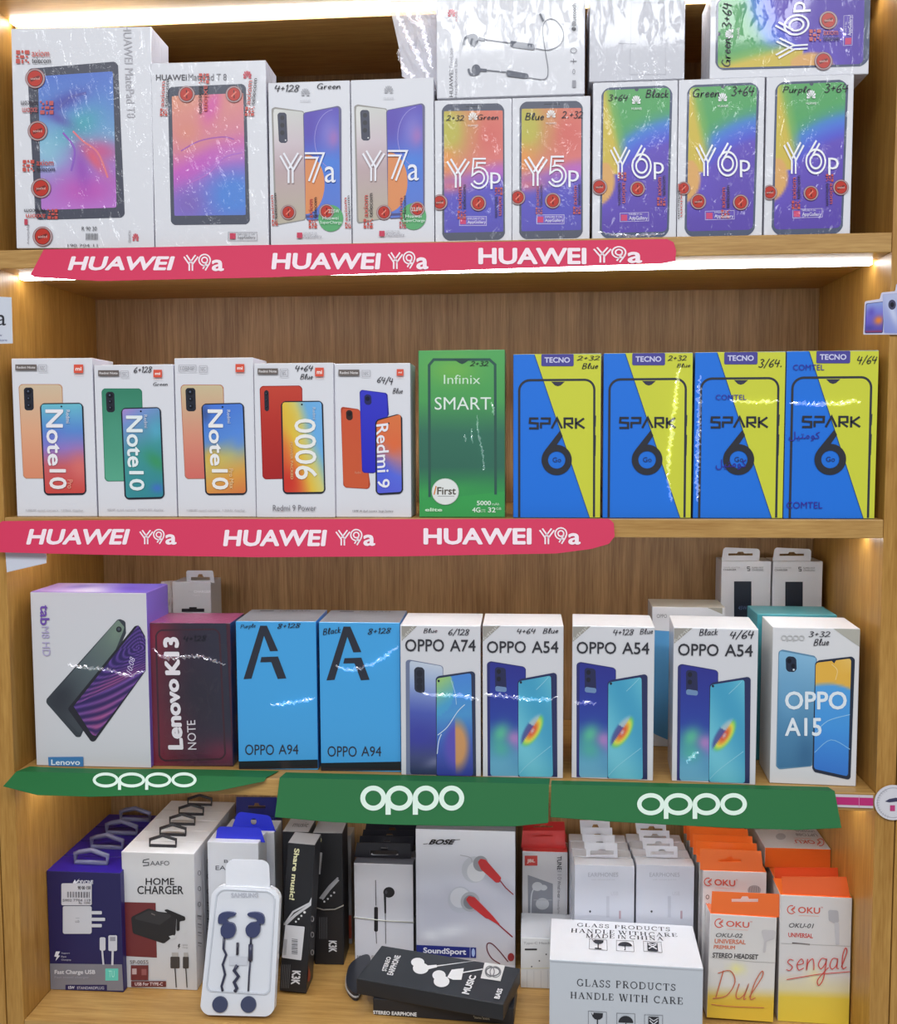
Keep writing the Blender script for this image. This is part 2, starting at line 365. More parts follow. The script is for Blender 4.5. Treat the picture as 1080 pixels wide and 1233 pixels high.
class Art:
    """ink on one face. Coordinates are read through the lens (photo pixels) or are local metres when local=True"""
    def __init__(s, frame, base=.0003, local=False, step=.00005):
        s.f, s.off, s.step = frame, base, step
        s.t = (lambda x, y: (x, y)) if local else frame.px
        s.local = local
        s.v, s.fc, s.c, s.g = [], [], [], []
    def _add(s, pts, faces, col, sheets=1):
        if s.f.lim:
            x0, x1, y0, y1 = s.f.lim; pts = [(min(max(p[0], x0), x1), min(max(p[1], y0), y1)) for p in pts]
        xs = [p[0] for p in pts]; ys = [p[1] for p in pts]; s.g.append((len(s.v), len(pts), len(s.fc), len(faces), min(xs), max(xs), min(ys), max(ys)))
        n = len(s.v); s.off += s.step; k = len(pts)//sheets
        s.v += [s.f.p3(p, s.off + (i//k)*4e-6) for i, p in enumerate(pts)]
        for i, f in enumerate(faces):
            s.fc.append([k+n for k in f])
            s.c.append(col[i] if isinstance(col, list) else col)
    def poly(s, pts, c, holes=()):
        L = [[Vector((p[0], p[1], 0)) for p in pts]] + [[Vector((p[0], p[1], 0)) for p in h] for h in holes]
        tri = tessellate_polygon(L); flat = [p for l in L for p in l]
        s._add([s.t(p.x, p.y) for p in flat], [list(t) for t in tri], lin(c)); return s
    def quad(s, pts, c, r=0): return s.poly(roundpoly(pts, r) if r else pts, c)
    def rect(s, x0, y0, x1, y1, c, r=0): return s.quad([(x0, y0), (x1, y0), (x1, y1), (x0, y1)], c, r)
    def frame4(s, pts, w, c, r=0):
        inner = offset_line(pts, w, True); area = sum(pts[i-1][0]*pts[i][1]-pts[i][0]*pts[i-1][1] for i in range(len(pts)))
        if area < 0: inner = offset_line(pts, -w, True)
        return s.poly(roundpoly(pts, r) if r else pts, c, [roundpoly([tuple(q) for q in inner], max(r-w, 0)) if r else [tuple(q) for q in inner]])
    def line(s, pts, w, c, smooth=False, closed=False):
        P = crom(pts, 5, closed) if smooth else pts
        a = offset_line(P, w/2, closed); b = offset_line(P, -w/2, closed); n = len(P)
        s._add([s.t(*p) for p in a]+[s.t(*p) for p in b], [[i, (i+1) % n, n+(i+1) % n, n+i] for i in range(n if closed else n-1)], lin(c)); return s
    def ell(s, cx, cy, rx, ry, c, n=28): return s.poly(ellpts(cx, cy, rx, ry, n), c)
    def ring(s, cx, cy, rx, ry, w, c, n=36): return s.poly(ellpts(cx, cy, rx, ry, n), c, [ellpts(cx, cy, rx-w, ry-w, n)])
    def grad(s, q, fn, nx=24, ny=44, r=0):
        """q: TL, TR, BR, BL; fn(u right, v up) -> sRGB; r rounds the corners"""
        TL, TR, BR, BL = [Vector(p).to_2d() for p in q]
        w, h = (TR-TL).length, (BL-TL).length; P, C = [], []
        for j in range(ny+1):
            for i in range(nx+1):
                a, b = i/nx*w, j/ny*h
                if r:
                    cx = min(max(a, r), w-r); cy = min(max(b, r), h-r); dx, dy = a-cx, b-cy; l = math.hypot(dx, dy)
                    if dx and dy and l > r: a, b = cx+dx/l*r, cy+dy/l*r
                u, v = a/w, b/h
                P.append(s.t(*((TL*(1-u)+TR*u)*(1-v)+(BL*(1-u)+BR*u)*v))); C.append(lin(fn(u, 1-v)))
        F, K = [], []
        for j in range(ny):
            for i in range(nx):
                f = [j*(nx+1)+i, j*(nx+1)+i+1, (j+1)*(nx+1)+i+1, (j+1)*(nx+1)+i]; F.append(f); K.append([C[k] for k in f])
        s._add(P, F, K); return s
    @staticmethod
    def corners(b, rot=0):
        if len(b) == 4 and not isinstance(b[0], (tuple, list)): x0, y0, x1, y1 = b; q = [(x0, y0), (x1, y0), (x1, y1), (x0, y1)]
        else: q = list(b)
        k = {0: 0, 90: 1, 180: 2, -90: 3}[rot]
        return q[k:]+q[:k]
    def _fit(s, V, q):
        xs = [p[0] for p in V]; ys = [p[1] for p in V]; x0, x1, y0, y1 = min(xs), max(xs), min(ys), max(ys)
        TL, TR, BR, BL = [Vector(p).to_2d() for p in q]; out = []
        for x, y in V:
            u = (x-x0)/max(x1-x0, 1e-6); v = (y1-y)/max(y1-y0, 1e-6)
            out.append(s.t(*((TL*(1-u)+TR*u)*(1-v)+(BL*(1-u)+BR*u)*v)))
        return out
    def text(s, t, b, c, rot=0, bold=0, shear=0):
        """ink box b = (x0, y0, x1, y1) or TL, TR, BR, BL; rot 90 reads downwards, -90 upwards"""
        V, F = text_mesh(t, bold, shear); s._add(s._fit(V, s.corners(b, rot)), F, lin(c), 8 if bold else 1); return s
    def strokes(s, L, b, c, rot=0):
        """L: list of (polyline, width) fitted together into b"""
        V, F = [], []
        for pts, w in L:
            a = offset_line(pts, w/2); d = offset_line(pts, -w/2); n = len(V); m = len(a)
            V += [tuple(p) for p in a]+[tuple(p) for p in d]; F += [[n+i, n+i+1, n+m+i+1, n+m+i] for i in range(m-1)]
        s._add(s._fit(V, s.corners(b, rot)), F, lin(c)); return s
    def hand(s, t, b, c=(28, 26, 34), w=.085, rot=0): return s.strokes([(l, w) for l in hand_strokes(t)], b, c, rot)
    def serif(s, t, b, c=(30, 30, 36)):
        L, x = [], 0
        for ch in t:
            w, st = serif_strokes(ch)
            L += [([(x+p[0], p[1]) for p in l], k) for l, k in st]; x += w+.12
        return s.strokes(L, b, c)
    def double(s, lines, b, c, g=.085, w=.075, rot=0):
        """inline numerals: every stroke is two parallel lines"""
        L = []
        for l in lines: L += [(offset_line(l, g), w), (offset_line(l, -g), w)]
        return s.strokes(L, b, c, rot)
    def petals(s, cx, cy, w, h, c):
        for a, l in ((-82, .8), (-58, .96), (-34, 1.0), (-11, .94), (11, .94), (34, 1.0), (58, .96), (82, .8)):
            d = Vector((math.sin(rad(a)), -math.cos(rad(a)))); nn = Vector((-d.y, d.x)); o = Vector((cx, cy+h*.45))
            L = lambda k, e: (o.x+(d*k+nn*e).x*w*.5, o.y+(d*k+nn*e).y*h*.95)
            s.poly([L(.14*l, 0), L(.55*l, .08), L(.85*l, .14), L(l, .07), L(l, -.07), L(.85*l, -.14), L(.55*l, -.08)], c)
        return s
    def build(s, name, mat, parent, label=None):
        """writing that stands well apart becomes a part of its own"""
        G = s.g; n = len(G); root = list(range(n)); o = None
        def find(i):
            while root[i] != i: i = root[i]
            return i
        for i in range(n):
            for j in range(i):
                a, b = G[i], G[j]
                gap = math.hypot(max(0, a[4]-b[5], b[4]-a[5]), max(0, a[6]-b[7], b[6]-a[7]))
                if gap <= max(.0185, .45*max(a[5]-a[4], a[7]-a[6], b[5]-b[4], b[7]-b[6])): root[find(i)] = find(j)
        for k in sorted({find(i) for i in range(n)}):
            V, F, K = [], [], []
            for i in range(n):
                if find(i) != k: continue
                v0, vn, f0, fn = G[i][:4]; d = len(V)-v0
                V += s.v[v0:v0+vn]; F += [[q+d for q in f] for f in s.fc[f0:f0+fn]]; K += s.c[f0:f0+fn]
            o = link_mesh(name, V, F, mat, parent, K)
            if label: o['label'] = label
        return o

def plate(name, frame, outer, holes, thick, mat, parent, ink, t=None, off=0.0, kw=None):
    """a cut card: outline with holes, given real thickness"""
    t = t or frame.px
    L = [[t(*p) for p in outer]]+[[t(*p) for p in h] for h in holes]
    tri = tessellate_polygon([[Vector((p[0], p[1], 0)) for p in l] for l in L]); flat = [p for l in L for p in l]; n = len(flat)
    vs = [frame.p3(p, off+thick) for p in flat]+[frame.p3(p, off) for p in flat]
    fs = [list(x) for x in tri]+[[i+n for i in x][::-1] for x in tri]; k = 0
    for l in L:
        m = len(l)
        for i in range(m): fs.append([k+i, k+(i+1) % m, n+k+(i+1) % m, n+k+i])
        k += m
    o = link_mesh(name, vs, fs, mat, parent, [lin(ink)]*len(fs))
    bm = bmesh.new(); bm.from_mesh(o.data); bmesh.ops.recalc_face_normals(bm, faces=bm.faces[:]); bm.to_mesh(o.data); bm.free()
    return o

class Box:
    """a carton standing on M: x to the right, y into the shelf, z up"""
    def __init__(s, name, label, cat, group, W, D, H, M, root=None):
        s.W, s.D, s.H, s.M = W, D, H, M
        s.root = root or thing(name, label, cat, M, group)
        w = W/2
        s.front = Frame(M, (0, 0, 0), (1, 0, 0), (0, 0, 1), (0, -1, 0), W, H)
        s.back = Frame(M, (0, D, 0), (1, 0, 0), (0, 0, 1), (0, 1, 0), W, H)
        s.top = Frame(M, (0, 0, H), (1, 0, 0), (0, 1, 0), (0, 0, 1), W, D)
        s.left = Frame(M, (-w, 0, 0), (0, 1, 0), (0, 0, 1), (-1, 0, 0), D, H)
        s.right = Frame(M, (w, 0, 0), (0, 1, 0), (0, 0, 1), (1, 0, 0), D, H)
        e = .0003
        s.front.lim = (-w+e, w-e, e, H-e); s.top.lim = (-w+e, w-e, e, D-e); s.left.lim = s.right.lim = (e, D-e, e, H-e)
    def carton(s, cols, mat=PAPER, bev=.0009, name='carton'):
        s.mat = mat
        return add_box(name, -s.W/2, s.W/2, 0, s.D, 0, s.H, mat, s.root, cols, bev)
    def dup(s, M, label, group=None):
        r = s.root.copy(); COL.objects.link(r); r.matrix_world = M; r['label'] = label
        if group: r['group'] = group
        for ch in [o for o in COL.objects if o.parent == s.root]:
            c = ch.copy(); COL.objects.link(c); c.parent = r
            for g in [o for o in COL.objects if o.parent == ch]:
                d = g.copy(); COL.objects.link(d); d.parent = c
        b = Box(None, None, None, None, s.W, s.D, s.H, M, r); b.mat = s.mat
        return b
def place(pl, pr, pb, pt, zs, D, Y=None, rz=0, rx=0, ry=0, lift=0):
    """where a carton stands, read from its front face: left, right, bottom and top in the photo"""
    pm = (pl+pr)/2; zs = zs + .0003
    if Y is None: Y = atZ(pm, pb, zs).y
    a, b = atY(pl, pb, Y), atY(pr, pb, Y)
    M = T((a.x+b.x)/2, Y, zs+lift) @ Rz(rz) @ Rx(rx) @ Ry(ry)
    f = Frame(M, (0, 0, 0), (1, 0, 0), (0, 0, 1), (0, -1, 0))
    H = f.px(pm, pt)[1]; W = f.px(pr, pb)[0]-f.px(pl, pb)[0]
    return W, D, H, M
def stand(name, label, cat, group, *a, **k):
    W, D, H, M = place(*a, **k); return Box(name, label, cat, group, W, D, H, M)

# ---- colour fields for printed screens
def mix(a, b, t): t = min(max(t, 0), 1); return tuple(a[i]+(b[i]-a[i])*t for i in range(3))
def ramp(stops, t):
    if t <= stops[0][0]: return stops[0][1]
    for (t0, c0), (t1, c1) in zip(stops, stops[1:]):
        if t <= t1: return mix(c0, c1, (t-t0)/(t1-t0))
    return stops[-1][1]
def field(stops, ang=90, blobs=(), asp=1.9):
    """colours along a direction (90 = upwards) plus soft patches (u, v, ru, rv, turn, colour, strength)"""
    dx, dy = math.cos(rad(ang)), math.sin(rad(ang)); k = abs(dx)+abs(dy)
    def fn(u, v):
        c = ramp(stops, .5+((u-.5)*dx+(v-.5)*dy)/k)
        for bu, bv, ru, rv, tn, bc, st in blobs:
            x, y = u-bu, (v-bv)*asp; ct, sn = math.cos(rad(tn)), math.sin(rad(tn))
            X, Y = (x*ct+y*sn)/ru, (-x*sn+y*ct)/(rv*asp)
            c = mix(c, bc, st*math.exp(-(X*X+Y*Y)*1.4))
        return c
    return fn

WHITE = (222, 222, 227); SIDE = (206, 206, 214); INK = (40, 38, 44)

# ---- stickers shared by many boxes
def seal(box, x, y, r=9, frame=None, kind=0):
    a = Art(frame or box.front, .0014)
    a.ell(x, y, r, r, (150, 110, 112)); a.ell(x, y, r*.93, r*.93, (186, 160, 160)); a.ell(x, y, r*.8, r*.84, (96, 48, 46)); a.ell(x, y, r*.73, r*.77, (190, 54, 42))
    if kind == 0: a.line([(x, y-r*.5), (x+r*.05, y+r*.5)], r*.12, (80, 30, 30)).line([(x-r*.3, y+r*.3), (x+r*.28, y-r*.3)], r*.16, (232, 128, 110))
    else: a.poly([(x-r*.55, y+r*.05), (x+r*.4, y-r*.3), (x+r*.55, y-r*.05), (x-r*.4, y+r*.35)], (120, 44, 40)).text('sealed', (x-r*.45, y-r*.12, x+r*.45, y+r*.14), (238, 190, 180))
    return a.build('seal_sticker', GLOSS, box.root)
def axiom(box, b, rot=0, frame=None, faint=0, logo=True):
    """the telecom shop's clear sticker: red squares, red over black lettering"""
    q = Art.corners(b, rot); TL, TR, BR, BL = [Vector(p) for p in q]
    P = lambda u, v: tuple((TL*(1-u)+TR*u)*(1-v)+(BL*(1-u)+BR*u)*v)
    Q = lambda u0, v0, u1, v1: [P(u0, v0), P(u1, v0), P(u1, v1), P(u0, v1)]
    a = Art(frame or box.front, .0013); red = mix((200, 84, 74), (180, 116, 140), faint); blk = mix((52, 44, 48), (110, 90, 110), faint)
    u0 = .0
    if logo:
        L = (q[1][0]-q[0][0], q[1][1]-q[0][1]); w = math.hypot(*L); hh = math.hypot(q[3][0]-q[0][0], q[3][1]-q[0][1]); lu = hh/w
        for i, j, m, n in ((0, 0, .3, .3), (.4, 0, .55, .2), (.66, 0, 1, .3), (0, .4, .2, .55), (.3, .38, .62, .6), (.74, .42, .9, .56), (0, .66, .3, 1), (.42, .72, .56, 1), (.68, .68, .84, .84), (.88, .86, 1, 1)):
            a.quad(Q(i*lu, j, m*lu, n), red)
        u0 = lu*1.2
    a.text('axiom', Q(u0, .0, u0+(1-u0)*.92, .5), red, 0, .008); a.text('telecom', Q(u0, .56, 1, 1), blk, 0, .004)
    return a.build('shop_sticker', GLOSS, box.root)
def scribble(box, *items, frame=None, name='handwriting'):
    a = Art(frame or box.front, .0011)
    for t, b in items:
        if t == '_': a.line(b, .7, (34, 32, 44))
        else: a.hand(t, b, (34, 32, 44), .1)
    return a.build(name, PAPER, box.root, 'pen writing in dark ink')
def glint_ridge(box, pts, h=4.0, out=.0022, seed=1, frame=None):
    """a film glint given as added geometry: a crumpled low ridge along a line (photo pixels), h its breadth"""
    f = frame or box.front; rnd = random.Random(seed); L = [f.px(*q) for q in crom(pts, 8)]
    h = h*.0013; vs, fs = [], []; m = 6; n = len(L); Lf = []
    for a, b in zip(L, L[1:]):
        k = max(1, int((Vector(b)-Vector(a)).length/.0016))
        for i in range(k): Lf.append(Vector(a).lerp(Vector(b), i/k))
    Lf.append(Vector(L[-1]))
    o = offset_line(Lf, 1.0); n = len(Lf)
    for i, p in enumerate(Lf):
        d = (Vector(o[i])-p); d.normalize(); e = min(1, 6*i/n, 6*(n-1-i)/n); w = h*(.35+.65*rnd.random())*(.3+.7*e); j = rnd.uniform(-.25, .25)*h
        for k in range(m+1):
            t = k/m; q = p+d*((t-.5)*w+j); vs.append(f.p3(q, .0016+out*e*math.sin(math.pi*t)*rnd.uniform(.4, 1.15)))
    for i in range(n-1):
        for k in range(m): a = i*(m+1)+k; fs.append([a, a+1, a+m+2, a+m+1])
    return link_mesh('film_glint_ridge', vs, fs, GLINT, box.root)  # ridge added so that lamp light shows as a streak on the film
YG = [[(0, 1), (.36, .46), (.36, 0)], [(.74, 1), (.36, .46)]]
def arcp(cx, cy, rx, ry, a0, a1, n=16): return ellpts(cx, cy, rx, ry, n, a0, a1)
G7 = [[(0, 1), (.62, 1), (.24, 0)]]
G5 = [[(.62, 1), (.14, 1), (.1, .58)] + arcp(.3, .32, .33, .33, 115, -150)]
G6 = [[(.46, 1), (.1, .5)], arcp(.36, .32, .33, .33, 140, 500, 24)]
G9 = [arcp(.34, .68, .3, .3, -40, 320, 24), [(.62, .52), (.3, 0)]]
def wordmark(a, parts, c):
    for g, b in parts:
        if isinstance(g, str): a.text(g, b, c, 0, .0)
        else: a.double(g, b, c)

# ================================================================== the setting
def struct(name, *a, **k):
    return tag(add_box(name, *a, **k), kind='structure')
FLOORM = plain('floor_tile', (196, 192, 186), .25); WALLM = plain('wall_paint', (214, 212, 208), .8); CEILM = plain('ceiling_paint', (236, 236, 236), .9)
struct('floor', -3, 3, -4.2, .36, -.05, 0, FLOORM, bev=0)
struct('wall_back', -3, 3, .36, .42, 0, 2.8, WALLM, bev=0)
struct('ceiling', -3, 3, -4.2, .42, 2.8, 2.86, CEILM, bev=0)

unit = thing('shelving_unit', 'oak veneer wall shelving unit with lit shelves, holding all the boxes', 'shelving', T((XL+XR)/2, 0, 0))
ux = (XL+XR)/2
def upart(name, x0, x1, y0, y1, z0, z1, mat, bev=.001): return add_box(name, x0-ux, x1-ux, y0, y1, z0, z1, mat, unit, None, bev)
PW = .021
upart('side_panel', XL-PW, XL, 0, DEPTH+.018, 0, ZTOP+.3, WOODV)
upart('side_panel', XR, XR+PW, 0, DEPTH+.018, 0, ZTOP+.3, WOODV)
upart('back_panel', XL, XR, DEPTH, DEPTH+.012, .08, ZTOP+.3, WOODB)
for zt in (Z1, Z2, Z3, Z4):
    upart('shelf_board', XL+.0003, XR-.0003, 0, DEPTH-.0003, zt-TH, zt, WOODH)
upart('top_board', XL+.0003, XR-.0003, 0, DEPTH-.0003, ZTOP, ZTOP+.03, WOODH)
upart('plinth', XL+.0003, XR-.0003, .03, .05, 0, .08, WOODV)
upart('cupboard_front', XL+.0003, XR-.0003, .004, .022, .08, Z4-TH-.002, WOODV)
for zt in (ZTOP, Z1-TH, Z2-TH, Z3-TH):
    o = upart('light_strip', XL+.004, XR-.004, .048, .060, zt-.0042, zt-.0002, LED, 0)
    if zt == ZTOP: upart('added_shade_lip', XL+.004, XR-.004, .0602, .0618, zt-.0085, zt-.0002, WOODH, 0)  # added lip, blocks the top strip's light so the back panel falls dark
    o['label'] = 'glowing white light strip under a shelf'
PK = plain('white_strip_plastic', (206, 200, 204), .4)
def neighbour(x0, x1, label):
    r = thing('shelving_unit', label, 'shelving', T((x0+x1)/2, 0, 0)); w = (x1-x0)/2
    add_box('side_panel', -w, -w+PW, 0, DEPTH+.018, 0, ZTOP+.3, WOODV, r, None, .001)
    add_box('side_panel', w-PW, w, 0, DEPTH+.018, 0, ZTOP+.3, WOODV, r, None, .001)
    add_box('back_panel', -w+PW, w-PW, DEPTH, DEPTH+.012, 0, ZTOP+.3, WOODB, r, None, 0)
    for zt in (Z1, Z2, Z3, Z4, ZTOP+.03): add_box('shelf_board', -w+PW, w-PW, 0, DEPTH, zt-TH, zt, WOODH, r, None, .001)
neighbour(XL-PW-.0012-.5, XL-PW-.0012, 'next oak shelving unit, its edge showing beyond the left seam')
neighbour(XR+PW+.0012, XR+PW+.0012+.5, 'next oak shelving unit, its edge showing beyond the right seam')

# ================================================================== top shelf
G1 = 'sealed phone boxes on the top shelf'
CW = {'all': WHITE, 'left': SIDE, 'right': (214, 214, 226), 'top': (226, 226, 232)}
# -- the two tablet boxes
b = stand('tablet_box', 'largest white tablet box on the top shelf, blue and pink feather screen, film wrapped', 'tablet box', G1, 20, 186, 300, 33, Z1, .058, Y=.006, rz=1.5, ry=.7, lift=.0012)
b.carton(CW, WRAP)
a = Art(b.front)
a.quad([(33, 83), (142, 74), (150.5, 262), (43, 265)], (66, 68, 84), 5)
a.grad([(46, 92), (136, 86), (140.5, 250), (50, 253)], field([(0, (186, 120, 204)), (.3, (160, 120, 200)), (.5, (120, 170, 206)), (.75, (98, 140, 208)), (1, (84, 118, 204))], 90,
    [(.1, .42, .3, .2, 0, (142, 194, 214), .9), (.55, .62, .35, .12, 30, (70, 170, 176), .8), (.8, .42, .32, .1, -10, (206, 84, 140), .9), (.72, .36, .3, .05, -50, (226, 92, 110), .9), (.6, .14, .5, .14, 0, (196, 76, 176), .8), (.35, .8, .35, .07, 20, (74, 66, 160), .8), (.25, .68, .25, .05, -30, (90, 70, 160), .7), (.55, .3, .12, .2, 10, (150, 70, 180), .8)], 1.7), 30, 50, 2)
a.line([(88, 158), (100, 170), (118, 184), (130, 214)], 2.2, (226, 120, 130), True).line([(70, 132), (84, 118), (104, 112)], 3, (86, 90, 170), True).line([(76, 160), (90, 180), (86, 206)], 2.4, (140, 90, 190), True)
a.build('tablet_picture', WRAP, b.root)
a = Art(b.front, .0007)
a.text('HUAWEI MatePad T8', [(148, 30), (158, 30), (163, 142), (153, 142)], (182, 180, 186), 90)
a.petals(163.5, 285.5, 9, 10, (206, 80, 92)).text('HUAWEI', [(155, 278), (158, 278), (158, 292), (155, 292)], (150, 146, 150), 90)
a.text('R 90 30', (99, 273, 117, 278), (70, 70, 76)).text('lIllIIIlIIl', (104, 281, 118, 289), (50, 50, 56)).text('190 704 11', (82, 294, 118, 297.5), (90, 90, 96))
a.text('AppGallery', (33, 270, 36, 294), (110, 106, 112), 90).rect(30, 264, 34, 271, (190, 60, 80))
a.build('lettering', WRAP, b.root)
axiom(b, (20, 61, 62, 77))
axiom(b, (26, 122, 65, 138), 180, faint=.3); axiom(b, (28, 193, 67, 207)); axiom(b, (30, 252, 70, 264), 180)
for x, y in ((43, 95), (46, 158), (50, 227), (52, 285)): seal(b, x, y, 12, kind=1)

b = stand('tablet_box', 'second white tablet box on the top shelf, orange, pink and blue screen, shorter one', 'tablet box', G1, 187, 324, 297, 74, Z1, .05, Y=.008, rz=1.0)
b.carton(CW, WRAP)
a = Art(b.front)
a.quad([(202, 105), (296, 101), (301, 270), (206, 271)], (70, 74, 90), 5)
a.grad([(207, 116), (293, 112), (296, 259), (210, 260)], field([(0, (112, 110, 196)), (.25, (140, 110, 200)), (.45, (204, 96, 190)), (.6, (216, 130, 150)), (1, (226, 152, 122))], 100,
    [(.85, .16, .5, .26, 0, (78, 132, 214), 1.2), (.55, .9, .14, .2, -20, (214, 90, 170), .9), (.35, .42, .5, .08, 35, (196, 90, 190), .8), (.2, .1, .25, .14, 0, (124, 96, 180), .8), (.9, .5, .3, .06, 10, (196, 130, 190), .8), (.2, .7, .25, .14, 0, (222, 140, 120), .8)], 1.7), 30, 50, 1)
a.line([(218, 182), (240, 170), (268, 165), (282, 168)], 1.6, (170, 90, 170), True).line([(224, 222), (250, 210), (270, 190), (292, 184)], 1.5, (180, 110, 200), True)
a.build('tablet_picture', WRAP, b.root)
a = Art(b.front, .0007)
a.text('HUAWEI', (188, 90, 225, 97), (76, 74, 80), 0, .01).text('MatePad T 8', (227, 89, 273, 97), (128, 126, 132)); a.petals(298, 90, 12, 10, (206, 70, 86))
a.rect(277, 281, 284, 288, (202, 50, 84)).text('EXPLORE IT ON', (286, 281, 307, 283.4), (130, 128, 134)).text('AppGallery', (286, 284, 308, 288.6), (70, 70, 78)).frame4([(275, 279.5), (310, 279.5), (310, 290), (275, 290)], .5, (150, 148, 154))
a.build('lettering', WRAP, b.root)
axiom(b, [(240, 89), (252, 89), (252, 137), (240, 137)], 90); axiom(b, [(195, 96), (204, 96), (202, 140), (193, 140)], -90); axiom(b, [(299, 95), (310, 95), (306, 140), (295, 140)], -90)
for x, y in ((225, 114), (282, 114)): seal(b, x, y, 10)

# -- silver phone boxes, a pair
def phone_pair_box(label, pl, pr, pb, pt):
    return stand('phone_box', label, 'phone box', G1, pl, pr, pb, pt, Z1, .05, Y=.008)
b = phone_pair_box('white box with silver phone pair, handwritten note along its top edge', 326, 423.5, 295, 98)
b.carton(CW, WRAPS)
a = Art(b.front)
a.quad([(327, 131), (331, 129), (366, 134), (368, 265), (333, 271.5), (331, 269)], (150, 146, 140), 2)
a.grad([(329, 131), (366, 135), (368, 264), (333, 270)], field([(0, (186, 176, 156)), (.45, (188, 164, 166)), (.7, (206, 190, 196)), (1, (206, 206, 200))], 90, [(.1, .9, .3, .2, 0, (226, 226, 220), .7)]), 12, 24, 3)
a.quad([(334, 135.5), (345, 135.8), (346.5, 172.5), (336, 172)], (54, 56, 76), 3)
for y in (142, 151, 160): a.ell(340, y, 2.6, 2.8, (30, 30, 40))
a.ell(344, 169, .9, .9, (220, 220, 220))
a.quad([(365, 136), (408, 127.5), (411, 131), (411.5, 262), (407, 264), (370, 266), (368, 262)], (96, 92, 130), 3)
a.grad([(366, 136.5), (408, 129), (410, 261), (369, 265)], field([(0, (90, 120, 206)), (.5, (70, 120, 214)), (1, (84, 66, 178))], 90, [(.15, .85, .45, .22, 0, (84, 58, 170), .8), (.7, .78, .35, .2, 0, (130, 120, 204), .8), (.85, .72, .2, .1, 30, (176, 110, 180), .7), (.6, .5, .4, .1, 0, (64, 130, 220), .7)]), 16, 36, 3)
a.poly([p for p in ellpts(368, 222, 23, 36, 24, -90, 90)]+[(368.6, 258), (367.5, 190)], (222, 140, 84))
a.line(ellpts(404, 168, 25, 36, 18, 100, 262), .8, (150, 140, 214))
a.line([(369, 261), (410, 259)], 3, (70, 70, 130))
a.ell(398.5, 263, 15, 16, (84, 168, 104))
a.build('phone_picture', WRAPS, b.root)
a = Art(b.front, .0016)
a.petals(368, 111, 12, 9, (172, 172, 178)).text('HUAWEI', (362, 121, 374, 123), (180, 180, 186))
wordmark(a, [(YG, (337, 184, 364.5, 221)), (G7, (367.5, 184, 392, 221)), ('a', (391.5, 201, 404.5, 220.5))], (236, 236, 242))
a.rect(358, 280.5, 364.5, 287, (202, 50, 84)).text('EXPLORE IT ON', (366, 280, 382, 282.2), (160, 158, 164)).text('AppGallery', (366, 283, 388, 287.6), (150, 148, 156))
a.text('22.5W', (396, 252.5, 409, 257), (226, 240, 228)).text('Huawei', (389, 261, 408, 265), (226, 240, 228)).text('SuperCharge', (386, 266.5, 412, 271), (226, 240, 228))
a.build('lettering', WRAPS, b.root)
p = phone_pair_box('white box with silver phone pair, no handwriting, beside the handwritten one', 424.6, 523, 292, 96)
b2 = b.dup(p.M, p.root['label']); bpy.data.objects.remove(p.root)
scribble(b, ('4+128', (331, 102, 361, 111)), ('Green', (382, 100.5, 410, 108)))
axiom(b, [(372, 238), (382, 238), (382, 275), (372, 275)], -90); axiom(b, [(325.5, 233), (333, 233), (335, 272), (328, 272)], -90); axiom(b, [(414, 236), (421, 236), (423, 275), (416, 275)], -90)
seal(b, 347.5, 256, 9); seal(b, 393.5, 255, 9)
axiom(b2, [(438, 233), (449, 233), (449, 275), (438, 275)], -90); axiom(b2, [(481, 236), (489, 236), (489, 275), (481, 275)], -90, faint=.4)
seal(b2, 462.5, 256, 9); seal(b2, 502.5, 252, 9)

# -- orange and purple boxes, a pair
def small_box(label, pl, pr, pb, pt): return stand('phone_box', label, 'phone box', G1, pl, pr, pb, pt, Z1, .052, Y=.007)
b = small_box('box with orange to purple phone front, standing right of the silver pairs', 524, 616.2, 291, 119.5)
b.carton(CW, WRAP)
a = Art(b.front)
a.quad([(532, 125.6), (607, 124.4), (608, 288.5), (532.6, 290)], (78, 82, 100), 8)
a.grad([(534.5, 134), (605.3, 133), (606, 279), (535, 280.5)], field([(0, (84, 74, 176)), (.34, (92, 80, 190)), (.46, (160, 100, 190)), (.55, (222, 120, 116)), (1, (222, 120, 96))], 96,
    [(.0, .84, .55, .28, 0, (190, 184, 70), 1.3), (.0, .6, .25, .12, 0, (236, 150, 70), .9), (.75, .8, .4, .2, 0, (214, 96, 90), .7), (.12, .38, .3, .06, 0, (214, 110, 120), .8), (.9, .5, .25, .06, 0, (196, 100, 190), .8), (.5, .92, .1, .2, 0, (206, 150, 84), .5), (.55, .2, .5, .14, 0, (74, 76, 190), .6)]), 26, 48, 1)
a.line([(561, 128.6), (580, 128.3)], 1.2, (50, 52, 66))
a.rect(553, 260.5, 586, 272, (120, 104, 196)).frame4([(553, 260.5), (586, 260.5), (586, 272), (553, 272)], .5, (206, 200, 226))
a.rect(554, 263, 561, 270, (206, 56, 110))
a.build('phone_picture', WRAP, b.root)
a = Art(b.front, .001)
a.petals(569.5, 140, 13, 10, (240, 236, 230)).text('HUAWEI', (563.5, 150.4, 575.5, 152.8), (240, 232, 226))
wordmark(a, [(YG, (537.5, 191, 566, 226.5)), (G5, (566.5, 190.5, 588.5, 228)), ('p', (590.5, 208, 603, 228))], (240, 240, 246))
a.text('EXPLORE IT ON', (563, 262.5, 583, 265), (226, 222, 240)).text('AppGallery', (563, 266, 585, 270.5), (236, 232, 244))
a.build('lettering', WRAP, b.root)
p = small_box('box with orange to purple phone front, next to the taller rainbow box', 617.4, 709, 289.5, 117)
b2 = b.dup(p.M, p.root['label']); bpy.data.objects.remove(p.root)
